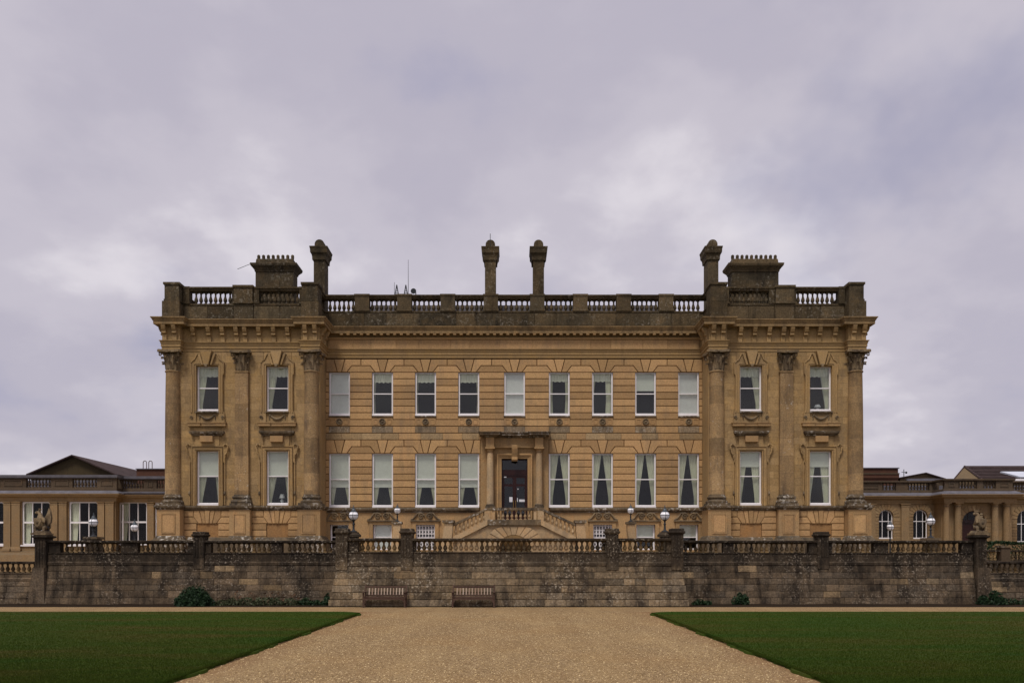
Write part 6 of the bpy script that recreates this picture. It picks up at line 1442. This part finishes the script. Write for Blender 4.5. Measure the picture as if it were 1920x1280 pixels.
# small garden balustrade with hedge at the far right
yh = 47.0; kh = yh/1500; hx_ = lambda p: (p-960)*kh; hz_ = lambda p: 2+(1048-p)*kh
gb = empty('garden_balustrade', (hx_(1890), yh, 1.0), 'short inner balustrade with a brown pier in front of the clipped hedge', 'balustrade')
MB().box(hx_(1850), hx_(2050), yh, yh+0.3, 1.0, hz_(1049.5)).build('plinth', 'terrace2', gb)
r_ = MB().box(hx_(1850), hx_(2050), yh-0.03, yh+0.33, hz_(1033.5), hz_(1030.5)).build('rail', 'terrace2', gb)
bg_ = baluster_mesh('baluster', 'balu', hz_(1033.6)-hz_(1049.4), 0.08, 8)
for k in range(36):
    x = hx_(1854)+0.21*k
    if not hx_(1872) < x < hx_(1896): inst('baluster', bg_, (x, yh+0.15, hz_(1049.4)), r_)
p = MB().box(hx_(1876), hx_(1893), yh-0.08, yh+0.4, 1.0, hz_(1026)).build('pier', 'wing_par', gb)
MB().box(hx_(1874), hx_(1894), yh-0.14, yh+0.46, hz_(1025.9), hz_(1022)).build('pier_cap', 'ledge', gb)

# ------------------------------------------------------------------ planting
def leaves(name, pts, size, mat, label_, cat, parent=None, kind=None):
    """many small leaf faces at the given points"""
    n = len(pts); P_ = np.array(pts); s = size*rng.uniform(0.6, 1.4, n)
    d = rng.normal(size=(n, 3)); d[:, 2] = np.abs(d[:, 2])*0.6+0.1; d /= np.linalg.norm(d, axis=1)[:, None]
    e = np.cross(d, rng.normal(size=(n, 3))); e /= np.linalg.norm(e, axis=1)[:, None]
    L = e*s[:, None]; Wv = np.cross(d, e)*s[:, None]*0.45
    V = np.stack([P_-L, P_+Wv, P_+L, P_-Wv], 1).reshape(-1, 3)
    o0 = Vector((float(P_[:,0].mean()), float(P_[:,1].mean()), float(P_[:,2].min()))); V -= np.array(o0)
    me = bpy.data.meshes.new(name); me.vertices.add(4*n); me.vertices.foreach_set('co', V.reshape(-1)); me.loops.add(4*n); me.loops.foreach_set('vertex_index', np.arange(4*n, dtype=np.int32)); me.polygons.add(n); me.polygons.foreach_set('loop_start', np.arange(0, 4*n, 4, dtype=np.int32)); me.update()
    me.materials.append(M[mat]); o = bpy.data.objects.new(name, me); place(o, o0, parent)
    if kind: o['kind'] = kind
    return o
def bush(x, y, w, h, mat, label_, n=2600, size=0.05, peak=0.0, z0=-0.12, d=0.5, cat='bush', name='bush', dome=False):
    b = empty(name, (x, y, z0), label_, cat)
    pts = []; lobes = [(random.uniform(-.4,.4)*w, random.uniform(-.3,.3)*d, random.uniform(0.1,0.45)*h, random.uniform(0.22,0.4)) for _ in range(9)]+[(peak*w, 0, h*0.62, 0.3)]
    ph = [random.uniform(0, 6) for _ in range(4)]
    while len(pts) < n and dome:
        th = random.uniform(0, 2*PI); el = math.asin(random.random()); rr = random.uniform(0.78, 1.0)*(1+0.10*math.sin(5*th+ph[0]+3*el)+0.08*math.sin(9*th+ph[1]-5*el)); tip = (0.82+0.28*math.sin(el)**6)
        pts.append((x+0.5*w*rr*math.cos(th)*math.cos(el)**0.8, y+d*rr*math.sin(th)*math.cos(el), z0+h*rr*math.sin(el)*tip))
    while len(pts) < n:
        lx_, ly_, lz_, lr = random.choice(lobes); v_ = Vector((random.gauss(0,1), random.gauss(0,1), random.gauss(0,1))).normalized()*random.uniform(0.75, 1.05)
        p = (x+lx_+v_.x*lr*w*0.55, y+ly_+v_.y*lr*d, z0+lz_+v_.z*lr*h)
        if p[2] > z0: pts.append(p)
    leaves('foliage', pts, size, mat, None, None, b, 'stuff')
    m = MB()
    for k in range(5): a = k*1.3; m.tube([(x+0.03*k-0.06, y, z0-0.12), (x+0.2*w*math.cos(a), y+0.1*math.sin(a), z0+h*0.5)], [0.02, 0.006], 5)
    m.build('stem', 'doorwood', b)
    return b
bush(X(365, 36.6), 36.6, 1.65, 0.80, 'leaf', 'dense dark green rounded bush at the foot of the left terrace wall', 8000, 0.05, z0=-0.12, dome=True, d=0.6)
def low_plants(x0, x1, y, hmax, mat, label_, n, size=0.06):
    pts = []
    while len(pts) < n:
        x = random.uniform(x0, x1); h = hmax*(0.45+0.55*math.sin(x*2.1+math.sin(x*5.3))**2); pts.append((x, y+random.uniform(-.25,.35), -0.12+random.uniform(0, h)))
    o = leaves('low_plants', pts, size, mat, None, None); tag(o, label_, 'plants', kind='stuff')
low_plants(X(398, 36.8), X(560, 36.8), 36.9, 0.36, 'leaf2', 'low grey green plants in the bed right of the dark bush', 1700)
low_plants(X(430, 37.2), X(560, 37.2), 37.4, 0.62, 'dry', 'dry russet stems behind the low plants of the left bed', 260, 0.05)
low_plants(X(555, 36.8), X(622, 36.8), 37.0, 0.36, 'leaf', 'dark green creeping plants at the corner of the left bed', 1000)
bush(X(614, 37.2), 37.2, 0.45, 0.62, 'leaf', 'small upright green plant in the corner beside the projecting wall', 700, 0.055)
bush(X(1387, 37.3), 37.3, 0.75, 0.62, 'leaf', 'dark spiky plant at the foot of the right terrace wall', 1100, 0.06)
bush(X(1313, 37.3), 37.3, 1.0, 0.3, 'leaf', 'flat dark plant in the shaded corner right of the projecting wall', 800, 0.05)
bush(X(1863, 37.3), 37.3, 1.15, 0.75, 'leaf', 'dark green bush below the crowned beast pier', 2400, 0.055)
low_plants(X(1840, 37.3), X(1925, 37.3), 37.5, 0.3, 'leaf', 'low dark plants under the far right wall', 700)
# clipped hedge
pts = []
for _ in range(9000):
    x = random.uniform(hx_(1868), hx_(1868)+9); yy = random.choice([random.uniform(yh+1.0, yh+2.4), yh+1.0+random.uniform(-.05,.05)]); zt = hz_(1016)+0.04*math.sin(x*2)
    if x < hx_(1885): zt -= (hx_(1885)-x)*0.9
    z = random.choice([zt+random.uniform(-.05,.05), random.uniform(1.0, zt)]); pts.append((x, yy, z))
hd = leaves('clipped_hedge', pts, 0.07, 'hedge', None, None); tag(hd, 'clipped dark green hedge behind the small brown pier at far right', 'hedge', kind='stuff')

# ------------------------------------------------------------------ roof aerials
def aer(px, y, ztop, z0, label_, kind):
    x = X(px, y); a = empty('aerial', (x, y, z0), label_, 'aerial')
    if kind == 'whip': MB().tube([(x,y,z0),(x,y,ztop)], [0.022,0.01], 5).build('mast', 'iron', a)
    if kind == 'lattice':
        for s in (-1, 1): MB().tube([(x+s*0.13,y,z0),(x+s*0.09,y,lerp(z0,ztop,0.6)),(x,y,ztop)], 0.028, 5).build('mast', 'iron', a)
        for k in range(7): z = lerp(z0, ztop, 0.45+0.08*k); MB().tube([(x-0.11*(1-k*0.1),y,z),(x+0.11*(1-k*0.1),y,z)], 0.022, 5).build('crossbar', 'iron', a)
    if kind == 'dish':
        MB().tube([(x+0.12,y,z0),(x+0.12,y,ztop-0.15),(x,y,ztop-0.08)], 0.03, 5).build('arm', 'iron', a)
        MB().lathey(x-0.02, ztop-0.1, [(0.17,y-0.05),(0.12,y),(0.02,y+0.03)], 12).build('dish', 'iron', a)
    return a
ya = 48.2
aer(739.5, ya, Z(529, ya), 17.3, 'short thin whip aerial left of the two lattice masts on the roof', 'whip')
aer(744, ya, Z(534, ya), 17.3, 'left one of the two small lattice masts above the roof balustrade', 'lattice')
aer(761, ya, Z(534, ya), 17.3, 'right one of the two small lattice masts, beside the tall whip aerial', 'lattice')
aer(765.5, ya, Z(487, ya), 17.3, 'tall thin whip aerial rising above the roof balustrade', 'whip')
aer(776, ya, Z(543, ya), 17.3, 'small dark dish aerial on the roof right of the tall whip', 'dish')
lr_ = MB().tube([(HX-1.40, 47.1, 20.0), (HX-1.40, 47.1, 21.15)], 0.018, 5).build('lightning_rod', 'iron'); tag(lr_, 'thin lightning rod on top of the left middle chimney', 'lightning rod')
lr_ = MB().tube([(HX-15.9, 48.3, 19.82), (HX-16.7, 48.3, 19.5)], 0.015, 5).build('stay_rod', 'iron'); tag(lr_, 'thin rod sticking out left of the wide left chimney', 'rod')
